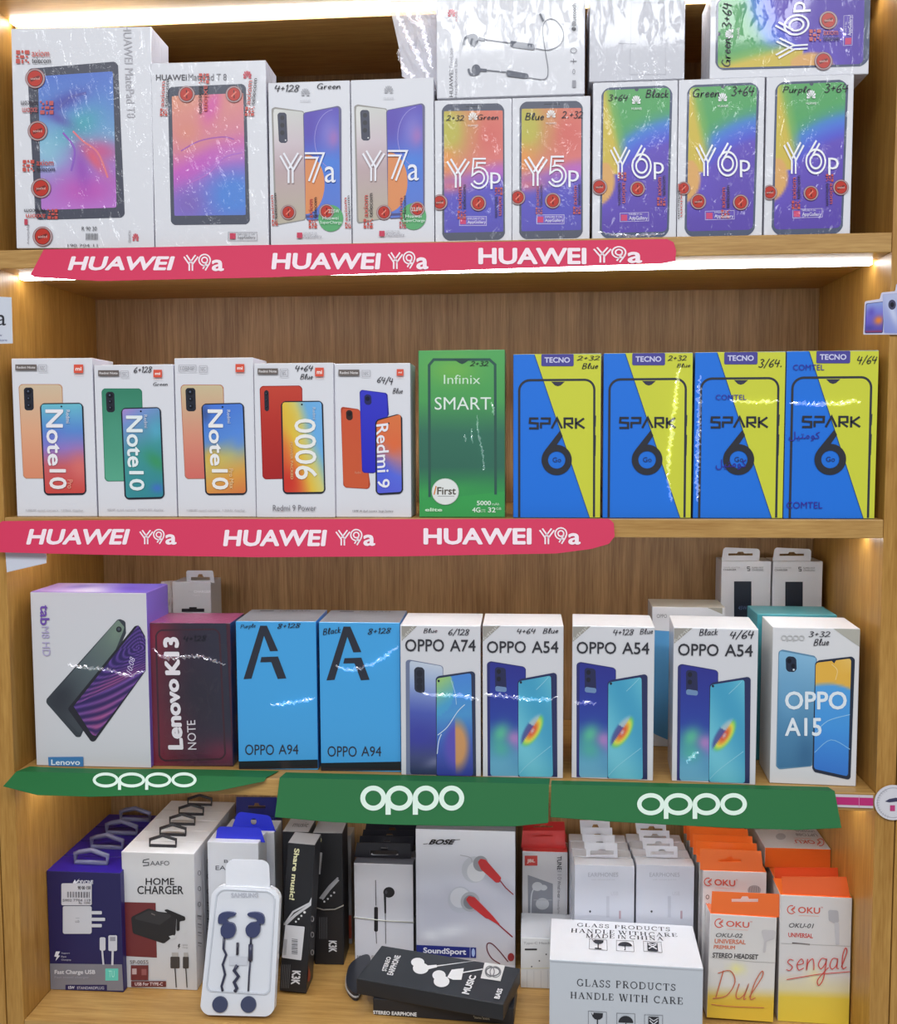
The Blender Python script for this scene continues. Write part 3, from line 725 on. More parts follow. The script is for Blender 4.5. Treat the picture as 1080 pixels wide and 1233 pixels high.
scribble(b, ('2+32', (537, 139, 559, 146)), ('Green', (575, 138, 600, 145))); scribble(b2, ('Blue', (632, 136, 655, 145)), ('2.+32', (676, 134, 702, 143)))
axiom(b, [(551, 223), (561, 223), (561, 264), (551, 264)], -90, faint=.2); axiom(b, [(596, 226), (605, 226), (605, 262), (596, 262)], 90, faint=.2)
axiom(b2, [(645, 223), (653, 223), (653, 258), (645, 258)], -90, faint=.7); axiom(b2, [(690, 222), (699, 222), (699, 258), (690, 258)], -90, faint=.3)
seal(b, 529.5, 244, 9.5, kind=1); seal(b, 576, 245, 9.5); seal(b2, 623.5, 238, 9, kind=0); seal(b2, 665.5, 242, 9.5); 

# -- rainbow boxes: three standing, one lying across the top
def rainbow(u, v):
    d = math.hypot(u-1.2, (v+.05)*1.9)
    c = ramp([(0, (86, 62, 166)), (.9, (92, 66, 176)), (1.26, (96, 72, 186)), (1.34, (80, 84, 206)), (1.48, (70, 116, 214)), (1.56, (64, 132, 200)), (1.66, (70, 156, 120)), (1.76, (76, 164, 92)), (2.2, (84, 164, 88))], d)
    if d > 1.4 or u < .25:
        e = .27-.25*(v-.5)/.5
        k = (e-u)/.1+.5
        if v > .4: c = mix(c, (158, 186, 74), min(1, (k+1.2)*.6)*.75); c = mix(c, (222, 186, 62), min(max(k, 0), 1)*.85)
    q = math.hypot((u+.14), (v-.36)*1.9)
    c = mix((222, 168, 96), c, (q-.31)/.04) if v < .5 else c
    c = mix((86, 60, 168), c, (v-.06)/.14)
    return c
def big_box(label, pl, pr, pb, pt): return stand('phone_box', label, 'phone box', G1, pl, pr, pb, pt, Z1, .055, Y=.006)
r3 = big_box('rainbow screen phone box at the end of the row, beside the right side panel', 919.5, 1023.5, 283, 91)
b = r3; b.carton(CW, WRAP)
a = Art(b.front)
P = lambda x, y: (700+x/2.842, y/2.842)
a.quad([P(664, 282), P(914, 272), P(893, 800), P(650, 806)], (72, 82, 110), 10)
a.grad([P(671, 290), P(905, 281), P(887, 780), P(658, 786)], rainbow, 34, 60, 6)
a.ell(*P(787, 287), 2.4, 2.4, (60, 70, 90))
a.rect(*P(722, 716), *P(824, 747), (100, 76, 180)).frame4([P(722, 716), P(824, 713), P(824, 744), P(722, 747)], .5, (206, 196, 226)).rect(*P(726, 722), *P(748, 743), (206, 60, 110))
a.build('phone_picture', WRAP, b.root)
a = Art(b.front, .001)
a.petals(*P(785, 323), 13, 11, (240, 240, 240)).text('HUAWEI', (*P(768, 351), *P(803, 359)), (236, 240, 236))
wordmark(a, [(YG, (*P(690, 486), *P(762, 596))), (G6, (*P(765, 480), *P(836, 598))), ('p', (*P(843, 541), *P(879, 600)))], (242, 242, 246))
a.text('EXPLORE IT ON', (*P(754, 718), *P(800, 724)), (226, 222, 240)).text('AppGallery', (*P(754, 728), *P(819, 744)), (240, 236, 246))
a.build('lettering', WRAP, b.root)
p = big_box('rainbow screen phone box standing nearest the orange and purple boxes', 713, 814, 287, 98)
r1 = b.dup(p.M, p.root['label']); bpy.data.objects.remove(p.root)
p = big_box('rainbow screen phone box, middle one of the three standing', 815.2, 917.2, 284.5, 95)
r2 = b.dup(p.M, p.root['label']); bpy.data.objects.remove(p.root)
# lying: a quarter turn so that its top points left
q0, q1 = atY(850, 93, .012), atY(1046, 84.5, .012)
zb = r3.M.translation.z + max(r1.H, r3.H)+.0016
M = T(q1.x, .012, zb) @ Rz(0) @ Matrix.Rotation(rad(-90), 4, 'Y') @ T(r3.W/2, 0, 0)
r4 = b.dup(M, 'rainbow screen phone box lying on its side on top of the others')
scribble(r1, ('3+64', (732, 114, 756, 122)), ('Black', (777, 108, 805, 118))); scribble(r2, ('Green', (834, 107, 866, 118)), ('3+64', (880, 104, 908, 116))); scribble(r3, ('Purple', (942, 104, 976, 115)), ('3+64', (992, 101, 1021, 112)))
scribble(r4, ('Green', None), frame=None) if False else None
fr = Frame(r4.M, (0, 0, 0), (1, 0, 0), (0, 0, 1), (0, -1, 0))
a = Art(fr, .0011, local=True); hw, hh = r4.W/2, r4.H
a.hand('Green', [(-hw+.012, hh-.012), (-.004, hh-.012), (-.004, hh-.022), (-hw+.012, hh-.022)], (34, 32, 44), .1).hand('3+64', [(.006, hh-.012), (hw-.012, hh-.012), (hw-.012, hh-.022), (.006, hh-.022)], (34, 32, 44), .1)
a.build('handwriting', PAPER, r4.root, 'pen writing in dark ink')
seal(r1, 721.5, 225.5, 9.5, kind=1); seal(r1, 767.5, 227.5, 9); axiom(r1, [(744, 208), (754, 208), (754, 247), (744, 247)], 90, faint=.3); axiom(r1, [(791, 212), (801, 212), (801, 248), (791, 248)], -90, faint=.3)
seal(r2, 840.5, 243, 9.5, kind=1); seal(r2, 891.5, 244, 9.5, kind=0); axiom(r2, [(868, 224), (878, 224), (878, 263), (868, 263)], -90); axiom(r2, [(816, 222), (822, 222), (822, 264), (816, 264)], 90)
seal(r2, 823, 227, 8); seal(r3, 926.5, 232, 9, kind=1); seal(r3, 976, 233, 9); seal(r3, 1012, 226, 9.5, kind=1); axiom(r3, [(953, 212), (963, 212), (963, 252), (953, 252)], -90, faint=.1); axiom(r3, [(994, 210), (1003, 210), (1003, 248), (994, 248)], 90, faint=.1)
seal(r4, 997, 25, 11, fr, 1); seal(r4, 991, 74, 11, fr, 1); axiom(r4, [(974, 36), (1010, 36), (1010, 50), (974, 50)], 0, fr, .2)

# -- boxes on top of the standing ones
ztop = Z1 + .1655
b = stand('earphone_box', 'white box with neckband earphones pictured, resting on the orange and purple boxes', 'earphone box', None, 526, 704, 117.5, 0, Z1, .06, Y=.012)
zz = max(o.H for o in (b2,))
bpy.data.objects.remove(b.root)
zt2 = Z1 + b2.H + .0035
b = stand('earphone_box', 'white box with neckband earphones pictured, resting on the orange and purple boxes', 'earphone box', None, 526, 704, 117.5, -8, zt2, .06, Y=.012)
b.carton(CW, WRAP)
P = lambda x, y: (460+x/2.842, y/2.842)
a = Art(b.front)
a.text('HUAWEI', [P(230, 240), P(243, 240), P(243, 332), P(230, 332)], (86, 84, 92), -90).text('FreeLace', [P(230, 165), P(243, 165), P(243, 232), P(230, 232)], (170, 168, 176), -90).text('Headphones Lite', [P(248, 200), P(260, 200), P(260, 334), P(248, 334)], (160, 158, 166), -90)
a.petals(*P(238, 44), 11, 10, (206, 66, 84)).text('HUAWEI', [P(252, 40), P(258, 40), P(258, 74), P(252, 74)], (200, 80, 90), -90)
a.text('Bluetooth', [P(650, 14), P(664, 14), P(664, 88), P(650, 88)], (90, 90, 98), -90, .01).ell(*P(656, 100), 2.6, 2.6, (50, 50, 58)).ring(*P(655, 174), 4, 3.4, .7, (120, 120, 128)).line([P(644, 210), P(666, 210)], .8, (120, 120, 128)).line([P(655, 202), P(655, 218)], .8, (120, 120, 128)).ring(*P(656, 246), 1.6, 3, .5, (130, 130, 138)).rect(*P(651, 276), *P(663, 300), (150, 150, 158))
a.build('lettering', WRAP, b.root)
a = Art(b.front, .0006); g = (86, 90, 104)
a.ell(*P(312, 136), 6.2, 7, g).line([P(280, 154), P(286, 130), P(308, 120)], 2.6, g, True).line([P(322, 140), P(312, 160)], 4, g).line([P(330, 132), P(352, 138)], 3.6, g).line([P(350, 136), P(440, 148)], 1.1, g)
a.quad([P(436, 140), P(520, 152), P(524, 174), P(440, 162)], g, 2).line([P(524, 166), P(570, 172), P(612, 150), P(620, 110), P(596, 72), P(566, 68), P(550, 96), P(556, 160), P(568, 240), P(556, 272), P(500, 266)], .9, (110, 112, 122), True)
a.line([P(540, 48), P(552, 74)], 2.6, g).ell(*P(322, 240), 5.4, 6.6, g).line([P(296, 236), P(302, 254), P(322, 256)], 2.6, g, True).line([P(336, 240), P(358, 242)], 3.4, g).line([P(356, 241), P(424, 248)], 1.1, g)
a.quad([P(424, 240), P(500, 254), P(502, 271), P(426, 262)], g, 2)
a.build('earphone_picture', WRAP, b.root)
b = stand('carton_box', 'plain white film wrapped box on top of the first rainbow box', 'box', None, 709.5, 824, 95.5, -10, Z1+r1.H+.002, .07, Y=.010)
b.carton({'all': (206, 206, 212), 'front': (204, 204, 211)}, WRAP)
a = Art(b.front); a.frame4([(760, 3), (800, 3), (802, 90), (758, 90)], .5, (192, 192, 200)).line([(744, 52), (766, 53)], .6, (176, 176, 184))
a.build('printed_outline', WRAP, b.root)
# clear bag bulging out beside the earphone box
def bag(name, label, pts, Y, depth, zs):
    r = thing(name, label, 'bag', T(atY(*pts[0], Y).x, Y, zs)); Mi = r.matrix_world.inverted()
    rows = []
    n = 14
    L, Rr = pts[0:len(pts)//2], pts[len(pts)//2:][::-1]
    def at(P, t):
        k = t*(len(P)-1); i = min(int(k), len(P)-2); f = k-i
        return (P[i][0]*(1-f)+P[i+1][0]*f, P[i][1]*(1-f)+P[i+1][1]*f)
    V, F = [], []; m = 12
    rnd = random.Random(3)
    for s in (0, 1):
        for j in range(n+1):
            l, q = at(L, j/n), at(Rr, j/n)
            for i in range(m+1):
                t = i/m; x = l[0]*(1-t)+q[0]*t; y = l[1]*(1-t)+q[1]*t
                e = math.sin(math.pi*t)*math.sin(math.pi*min(max(j/n, .04), .96))
                d = Y + (1 if s else -1)*depth*e*.5 + rnd.uniform(-1, 1)*.0035*e
                V.append(Mi @ atY(x, y, d))
        o = s*(n+1)*(m+1)
        for j in range(n):
            for i in range(m):
                k = o+j*(m+1)+i; F.append([k, k+1, k+m+2, k+m+1])
    link_mesh('bag_film', V, F, BAGFILM, r, None, False)
    return r
rb = bag('plastic_bag', 'crumpled clear plastic bag squeezed in left of the neckband earphone box', [(470, 1), (472, 20), (481, 60), (484, 92), (526, 116), (527, 70), (528, 20), (528, 0)], .035, .02, Z1+.16)

# ================================================================== second shelf
G2 = 'phone boxes on the second shelf'
def row2(label, pl, pr, pb, pt, D=.052, Y=.010, **k): return stand('phone_box', label, 'phone box', G2, pl, pr, pb, pt, Z2, D, Y=Y, **k)
def camera_bump(a, q, c=(40, 42, 52), n=3):
    a.quad(q, c, 3); TL, TR, BR, BL = [Vector(p) for p in q]
    for i in range(n):
        t = (i+.6)/(n+.3); m = (TL*(1-t)+BL*t+TR*(1-t)+BR*t)*.5; r = (TR-TL).length*(.3 if i == 0 else .22)
        a.ell(m.x, m.y, r, r, (20, 20, 28)); a.ell(m.x-.5, m.y-.5, r*.35, r*.35, (90, 100, 120))
def red_logo(a, x0, y0, x1, y1):
    a.rect(x0, y0, x1, y1, (222, 84, 60)).text('mi', (x0+2, y0+3, x1-2, y1-3), (250, 236, 230), 0, .03).text('xiaomi', (x0, y1+1.2, x1, y1+2.6), (222, 150, 130))
def badge(a, x0, y0, x1, y1, dark=True, t='Redmi Note'):
    if dark: a.rect(x0, y0, x1, y1, (104, 94, 90)).text(t, (x0+1.5, y0+2, x1-1.5, y1-2), (214, 208, 206), 0, .03)
    else: a.frame4([(x0, y0), (x1, y0), (x1, y1), (x0, y1)], .5, (160, 158, 164)).text(t, (x0+2, y0+2, x1-2, y1-2), (150, 148, 154))
def note_box(label, corners, back, backfn, cam, screen, scrfn, words, foot, logo, badges, cols=CW, **k):
    TL, TR, BR, BL = corners
    b = row2(label, BL[0], BR[0], (BL[1]+BR[1])/2, (TL[1]+TR[1])/2, **k); b.carton(cols, PAPER)
    a = Art(b.front, .0003 if back else .0010)
    if back: a.quad(back, tuple(max(0, x-30) for x in backfn(.0, .5)), 4); a.grad([(back[0][0]+.8, back[0][1]+.8), (back[1][0]-.8, back[1][1]+.8), (back[2][0]-.8, back[2][1]-.8), (back[3][0]+.8, back[3][1]-.8)], backfn, 12, 24, 4)
    if cam: camera_bump(a, cam)
    a.quad(screen, (34, 36, 48), 5)
    s = 1.7; a.grad([(screen[0][0]+s, screen[0][1]+s*.8), (screen[1][0]-s, screen[1][1]+s*.8), (screen[2][0]-s, screen[2][1]-s*1.3), (screen[3][0]+s, screen[3][1]-s*1.3)], scrfn, 16, 32, 3)
    m = ((screen[0][0]+screen[1][0])/2, screen[0][1]+4); a.ell(*m, 1.1, 1.1, (24, 26, 36))
    a.build('phone_picture', GLOSS, b.root)
    a = Art(b.front, .0018)
    for w in words: a.text(*w[:3], w[3] if len(w) > 3 else 0, w[4] if len(w) > 4 else .018)
    if foot: a.text(foot[0], foot[1], foot[2] if len(foot) > 2 else (170, 168, 174))
    red_logo(a, *logo)
    for bb in badges: badge(a, *bb)
    a.build('lettering', PAPER, b.root)
    return b
P = lambda x, y: (x/3.484, 400+y/3.484)
gold = field([(0, (222, 140, 106)), (.5, (226, 168, 132)), (1, (212, 190, 160))], 90)
n1 = note_box('white box at the left end of the second shelf, gold phone, blue to red screen', [P(42, 110), P(375, 108), P(408, 772), P(72, 772)],
    [P(78, 218), P(262, 218), P(272, 614), P(98, 614)], gold, [P(100, 232), P(140, 232), P(143, 328), P(104, 328)],
    [P(168, 298), P(350, 296), P(364, 682), P(186, 684)], field([(0, (208, 74, 66)), (.3, (206, 96, 100)), (.5, (150, 122, 196)), (.7, (92, 140, 210)), (1, (110, 190, 206))], 90, [(.9, .3, .3, .2, 0, (226, 120, 110), .7), (.2, .62, .4, .1, 30, (110, 120, 206), .6)]),
    [('Note', [P(192, 324), P(268, 324), P(264, 560), P(204, 560)], (240, 236, 240), 90, .02), ('10', [P(210, 574), P(280, 574), P(284, 658), P(210, 658)], (240, 232, 232), 90, .02), ('Redmi', [P(280, 326), P(296, 326), P(296, 382), P(280, 382)], (206, 214, 230), 90), ('Pro', [P(286, 618), P(308, 618), P(308, 656), P(286, 656)], (236, 150, 130), 90)],
    ('108MP quad camera  120Hz display', (*P(112, 742), *P(352, 752))), (*P(313, 136), *P(352, 172)), [(*P(68, 136), *P(157, 160), True), (*P(166, 136), *P(200, 166), False, 'NFC')], D=.062, rz=1.5)
n2 = note_box('white box with green phone pictured, between the two gold phone boxes', [P(392, 140), P(718, 132), P(743, 772), P(413, 770)],
    [P(426, 236), P(596, 236), P(606, 624), P(440, 626)], field([(0, (92, 170, 140)), (1, (58, 132, 104))], 90, [(.3, .5, .3, .3, 0, (80, 156, 130), .6)]), [P(444, 250), P(480, 250), P(483, 336), P(448, 336)],
    [P(508, 318), P(676, 314), P(692, 698), P(524, 702)], field([(0, (54, 138, 150)), (.5, (66, 150, 150)), (.85, (120, 150, 206)), (1, (176, 140, 206))], 105, [(.85, .4, .2, .2, 60, (60, 150, 96), .9), (.9, .75, .25, .14, 0, (90, 176, 206), .7), (.85, .1, .2, .06, 0, (70, 110, 206), .8)]),
    [('Note', [P(530, 350), P(600, 350), P(604, 566), P(538, 566)], (232, 240, 240), 90, .02), ('10', [P(544, 582), P(606, 582), P(610, 664), P(546, 664)], (232, 240, 240), 90, .02), ('Redmi', [P(606, 346), P(620, 346), P(622, 402), P(608, 402)], (190, 200, 220), 90)],
    ('48MP quad camera  AMOLED display', (*P(452, 740), *P(688, 750))), (*P(646, 158), *P(682, 190)), [(*P(415, 160), *P(502, 184), True), (*P(510, 162), *P(542, 190), False, 'NFC')])
n3 = note_box('white box with gold phone and blue to orange screen, next to the red phone box', [P(720, 110), P(1052, 105), P(1075, 772), P(747, 770)],
    [P(757, 220), P(938, 220), P(948, 614), P(776, 616)], field([(0, (214, 110, 100)), (.45, (218, 146, 122)), (1, (206, 190, 152))], 90), [P(778, 234), P(820, 234), P(823, 332), P(782, 332)],
    [P(845, 300), P(1024, 296), P(1038, 682), P(862, 684)], field([(0, (216, 120, 66)), (.22, (222, 160, 74)), (.42, (196, 186, 110)), (.6, (90, 140, 214)), (1, (74, 120, 216))], 100, [(.15, .4, .3, .14, 0, (226, 180, 70), .9), (.9, .6, .3, .2, 0, (88, 140, 226), .8), (.05, .9, .14, .12, 0, (60, 70, 110), .6)]),
    [('Note', [P(872, 324), P(936, 324), P(942, 560), P(884, 560)], (240, 238, 236), 90, .02), ('10', [P(890, 574), P(958, 574), P(962, 660), P(892, 660)], (240, 236, 230), 90, .02), ('Redmi', [P(954, 326), P(968, 326), P(970, 382), P(956, 382)], (190, 204, 230), 90), ('Pro Max', [P(962, 572), P(980, 572), P(984, 656), P(966, 656)], (236, 196, 140), 90)],
    ('108MP quad camera  120Hz display', (*P(786, 742), *P(1030, 752))), (*P(990, 134), *P(1027, 168)), [(*P(752, 138), *P(826, 166), False, '108MP'), (*P(838, 140), *P(872, 170), False, 'NFC')], D=.058)
P = lambda x, y: (290+x/3.273, 400+y/3.273)
n4 = note_box('white box with red phone and yellow to blue screen pictured', [P(45, 125), P(358, 118), P(372, 730), P(62, 730)],
    [P(74, 212), P(242, 210), P(246, 576), P(86, 580)], field([(0, (170, 40, 40)), (.6, (186, 54, 46)), (1, (200, 72, 56))], 90), [P(92, 228), P(110, 228), P(112, 312), P(94, 312)],
    [P(158, 272), P(324, 270), P(334, 636), P(166, 638)], field([(0, (210, 60, 48)), (.24, (226, 120, 60)), (.42, (232, 196, 70)), (.58, (214, 206, 120)), (.75, (110, 176, 226)), (1, (120, 180, 230))], 35, [(.15, .8, .3, .2, 0, (226, 190, 70), .9), (.1, .1, .4, .2, 0, (206, 52, 44), .9), (.9, .7, .3, .3, 0, (110, 176, 230), .7)]),
    [('9000', [P(212, 342), P(296, 340), P(302, 580), P(216, 580)], (240, 238, 232), -90, .01), ('POWER PACKED', [P(196, 432), P(206, 432), P(208, 580), P(198, 580)], (226, 180, 120), 90), ('Redmi', [P(284, 296), P(296, 296), P(297, 344), P(285, 344)], (180, 200, 220), 90)],
    ('Redmi 9 Power', (*P(128, 680), *P(298, 704)), (120, 118, 124)), (*P(294, 140), *P(328, 175)), [(*P(68, 143), *P(148, 166), True), (*P(156, 144), *P(188, 176), False, 'NFC')], Y=.006)
n5 = note_box('white box with orange, blue and slim tilted phones, last of the white ones', [P(362, 125), P(668, 120), P(672, 730), P(375, 730)],
    None, gold, None, [P(530, 346), P(636, 318), P(640, 636), P(532, 642)], field([(0, (90, 96, 214)), (.3, (92, 110, 220)), (.5, (186, 126, 140)), (.65, (222, 112, 70)), (1, (222, 120, 70))], 80, [(.7, .62, .3, .14, 30, (226, 110, 66), .9), (.2, .3, .4, .2, 0, (76, 96, 220), .7)]),
    [('Redmi 9', [P(534, 364), P(582, 358), P(588, 612), P(540, 614)], (238, 236, 242), 90, .012)],
    ('13MP AI dual camera  large battery', (*P(442, 700), *P(602, 710)), (90, 88, 94)), (*P(615, 146), *P(642, 172)), [(*P(386, 148), *P(468, 172), True), (*P(478, 150), *P(512, 176), False, 'NFC')], D=.05)
a = Art(n5.front, .0004)
a.quad([P(394, 300), P(400, 294), P(470, 304), P(510, 600), P(506, 618), P(404, 612)], (176, 66, 40), 4); a.grad([P(396, 300), P(472, 306), P(508, 616), P(404, 610)], field([(0, (206, 92, 56)), (1, (206, 88, 58))], 90), 6, 10, 4)
a.quad([P(414, 306), P(440, 308), P(442, 348), P(416, 346)], (60, 40, 36), 3).ell(*P(428, 322), 2.6, 2.8, (30, 24, 26))
a.quad([P(468, 226), P(578, 240), P(584, 330), P(530, 346), P(532, 556), P(478, 554)], (44, 40, 150), 3).grad([P(470, 228), P(576, 242), P(582, 552), P(480, 552)], field([(0, (46, 46, 190)), (1, (60, 62, 196))], 90), 8, 14, 4)
a.quad([P(486, 244), P(514, 247), P(516, 288), P(488, 285)], (44, 44, 96), 3).ell(*P(500, 262), 2.6, 2.8, (24, 26, 50))
a.text('Redmi', (*P(450, 548), *P(474, 558)), (220, 150, 120))
o = a.build('phone_back_picture', GLOSS, n5.root)
PN = lambda x, y: (x/3.484, 400+y/3.484)
scribble(n2, ('6+128', [PN(562, 144), PN(640, 142), PN(640, 170), PN(562, 172)]), ('Green', [PN(644, 210), PN(704, 210), PN(704, 226), PN(644, 226)]))
scribble(n4, ('4+64', [P(216, 130), P(286, 130), P(284, 154), P(214, 156)]), ('Blue', [P(236, 164), P(286, 164), P(284, 186), P(234, 186)]))
scribble(n5, ('64/4', [P(540, 172), P(600, 176), P(600, 212), P(536, 200)]), ('Blue', [P(600, 220), P(640, 220), P(638, 242), P(598, 242)]))

# -- the green box
P = lambda x, y: (290+x/3.273, 400+y/3.273)
b = gb = row2('green film wrapped box with a phone outline and a round white sticker', 504.8, 608, 623, 421.5, D=.056)
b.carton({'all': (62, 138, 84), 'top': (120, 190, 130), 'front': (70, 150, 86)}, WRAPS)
a = Art(b.front)
a.grad([(504.6, 422), (607.6, 422), (607.4, 622), (505, 622)], field([(0, (50, 160, 80)), (.16, (50, 150, 78)), (.3, (44, 104, 84)), (.5, (48, 110, 88)), (.7, (74, 160, 84)), (1, (84, 170, 92))], 90, [(.4, .88, .35, .1, 0, (130, 190, 70), .6), (.2, .15, .5, .04, 10, (60, 170, 80), .5)]), 20, 40)
a.poly([P(706, 664), P(1040, 628), P(1040, 726), P(706, 726)], (52, 160, 78))
a.line([P(744, 650), P(742, 130), P(760, 108), P(980, 108), P(1002, 128), P(1004, 640)], 3.2, (40, 86, 74))
a.poly([P(836, 106), P(906, 106), P(882, 122), P(872, 126), P(862, 122)], (34, 70, 60))
a.build('phone_outline', WRAPS, b.root)
a = Art(b.front, .0008)
a.text('Infinix', (*P(800, 168), *P(944, 204)), (206, 236, 206), 0, .0).text('SMART', (*P(764, 256), *P(986, 306)), (226, 240, 228), 0, .0)
a.text('5000', (*P(930, 664), *P(986, 682)), (226, 244, 226), 0, .02).text('mAh', (*P(990, 672), *P(1018, 682)), (206, 236, 206)).text('4G', (*P(912, 690), *P(944, 710)), (226, 244, 226), 0, .02).text('LTE', (*P(946, 698), *P(964, 709)), (206, 236, 206)).text('32', (*P(974, 690), *P(1004, 710)), (226, 244, 226), 0, .02).text('GB', (*P(1006, 690), *P(1026, 700)), (206, 236, 206)).text('elite', (*P(726, 692), *P(794, 706)), (206, 240, 206), 0, .03)
a.build('lettering', WRAPS, b.root)
a = Art(b.front, .0014); a.ell(*P(806, 628), 16.4, 16, (196, 206, 196)).ell(*P(806, 628), 15.6, 15.2, (228, 230, 226)).text('First', (*P(774, 610), *P(848, 640)), (86, 78, 66), 0, .02).line([P(770, 606), P(762, 640)], 1.5, (220, 130, 50)).line([P(776, 646), P(842, 646)], .6, (150, 150, 150))
a.build('round_sticker', PAPER, b.root)
scribble(b, ('2+32', [P(904, 114), P(976, 114), P(976, 134), P(902, 134)]))

# -- four blue and yellow boxes
P = lambda x, y: (600+x/4.5, 400+y/4.5)
BLU = {'all': (36, 96, 196), 'front': (12, 114, 222), 'left': (30, 80, 180), 'right': (206, 206, 50), 'top': (206, 206, 90)}
b = row2('blue and yellow box with big black six, next to the green box', 617.8, 722.6, 623, 426, D=.05, Y=.008)
b.carton(BLU, WRAPS)
a = Art(b.front)
a.poly([P(194, 120), P(556, 118), P(551, 1004), P(494, 1004)], (208, 212, 56))
a.line([P(196, 122), P(494, 1004)], .8, (40, 70, 110))
a.line([P(113, 1002), P(113, 330)] + [P(*q) for q in arcp(172, 318, 59, 58, 180, 268, 8)] + [P(172, 260), P(460, 258)] + [P(*q) for q in arcp(468, 312, 52, 54, 272, 360, 8)] + [P(520, 320), P(518, 1002)], 2.7, (40, 44, 56))
a.line([P(526, 452), P(524, 512)], 1.6, (40, 44, 56)).line([P(525, 558), P(523, 670)], 1.6, (40, 44, 56))
a.poly([P(286, 268), P(360, 268), P(338, 288), P(322, 293), P(306, 288)], (48, 46, 70))
a.build('phone_outline', WRAPS, b.root)
a = Art(b.front, .0008); K = (34, 36, 46)
a.rect(*P(233, 118), *P(408, 184), (72, 66, 150), 1.5)
# S P A R K, squared letters; the A has no bar
st = lambda pts: ([tuple(p) for p in pts], .2)
a.strokes([st([(.86, 1), (.1, 1), (.06, .56), (.8, .5), (.8, 0), (0, 0)]), st([(1.1, 0), (1.1, .5), (1.9, .5), (1.92, 1), (1.08, 1)]), st([(2.1, 0), (2.6, 1.02), (3.05, 0)]), st([(3.3, 0), (3.3, 1), (4.0, 1), (4.02, .48), (3.46, .46), (4.05, 0)]), st([(4.35, 1.04), (4.35, -.04)]), st([(5.1, 1), (4.44, .5), (5.15, 0)])], (*P(164, 454), *P(470, 526)), K)
a.ring(*P(316, 692), 82/4.5, 82/4.5, 35/4.5, K).poly([P(334, 534), P(348, 562), P(296, 640), P(252, 640)], K).text('Go', (*P(294, 678), *P(340, 704)), (30, 40, 90))
a.text('TECNO', (*P(250, 136), *P(388, 166)), (206, 206, 236), 0, .03)
a.build('lettering', WRAPS, b.root)
p = row2('x', 726, 831, 623, 425.5, D=.05, Y=.008); t2 = b.dup(p.M, 'blue and yellow box, second of the four from the green box'); bpy.data.objects.remove(p.root)
p = row2('x', 834.2, 942, 624, 423.5, D=.05, Y=.008); t3 = b.dup(p.M, 'blue and yellow box with a violet stamp across the round of the six'); bpy.data.objects.remove(p.root)
p = row2('x', 943.2, 1052.6, 623, 421, D=.05, Y=.006); t4 = b.dup(p.M, 'blue and yellow box against the side panel, violet stamps at top and bottom'); bpy.data.objects.remove(p.root)
scribble(b, ('2+32', [P(424, 128), P(550, 128), P(550, 152), P(424, 154)]), ('Blue', [P(454, 168), P(542, 166), P(540, 198), P(452, 200)]))
scribble(t2, ('2+32', [P(916, 126), P(1020, 126), P(1020, 154), P(916, 156)]), ('Blue', [P(966, 170), P(1040, 168), P(1040, 190), P(966, 192)]))
P = lambda x, y: (820+x/3.523, 330+y/3.523)
scribble(t3, ('3/64.', [P(330, 358), P(428, 358), P(426, 398), P(326, 400)])); scribble(t4, ('4/64', [P(748, 344), P(832, 344), P(828, 384), P(744, 386)]))
AR = '\uFEDE\uFBFF\uFE98\uFEE3\uFEEE\uFEDB'
V = (52, 34, 150)
def stamp(box, marks):
    a = Art(box.front, .0013)
    for t, q in marks: a.text(t, q, V, 0, .0)
    return a.build('stamp', PAPER, box.root, 'violet ink stamp')
stamp(t3, [('COMTEL', (*P(146, 512), *P(276, 534))), (AR, (*P(146, 786), *P(276, 830)))]); stamp(t4, [('COMTEL', (*P(474, 384), *P(606, 408))), (AR, (*P(456, 668), *P(588, 708))), ('COMTEL', (*P(446, 966), *P(598, 994)))])

# added ridges standing in for bright streaks on the film
glint_ridge(t2, [(818, 440), (813, 480), (808, 520), (805, 560), (803, 574)], 5, .002, 3); glint_ridge(t2, [(803, 574), (806, 590), (808, 604)], 3, .0015, 4)
glint_ridge(t3, [(842, 452), (841, 500), (840, 550), (839, 604)], 5, .002, 5); glint_ridge(t3, [(878, 482), (910, 484), (938, 483)], 4, .0018, 6); glint_ridge(t4, [(950, 484), (980, 487), (1020, 484), (1036, 484)], 5, .0018, 7)
glint_ridge(gb, [(574, 500), (578, 530), (583, 560), (581, 566)], 2.5, .0014, 8); glint_ridge(gb, [(560, 524), (561, 532)], 2, .0014, 9); glint_ridge(gb, [(568, 516), (569, 534)], 2, .0014, 10); glint_ridge(gb, [(592, 484), (595, 500)], 2.5, .0014, 11)
for bx, L, sd in ((r1, [(720, 280), (760, 284), (800, 281)], 12), (r4, [(1010, 34), (1016, 42), (1012, 50)], 13), (r3, [(944, 96), (952, 102)], 14)):
    glint_ridge(bx, L, 3.4, .0012, sd, Frame(bx.M, (0, 0, 0), (1, 0, 0), (0, 0, 1), (0, -1, 0)))

class _Holder: pass
hb = _Holder(); hb.root = rb; fb_ = Frame(rb.matrix_world, (0, -.017, 0), (1, 0, 0), (0, 0, 1), (0, -1, 0))
for L, sd in (([(476, 6), (484, 30), (500, 62), (516, 94), (524, 110)], 31), ([(500, 8), (508, 30), (516, 62), (521, 84)], 32), ([(480, 60), (486, 84), (500, 92)], 33), ([(490, 14), (496, 26), (512, 34)], 34)):
    glint_ridge(hb, L, 5, .004, sd, fb_)  # added ridges that give the bag its glints

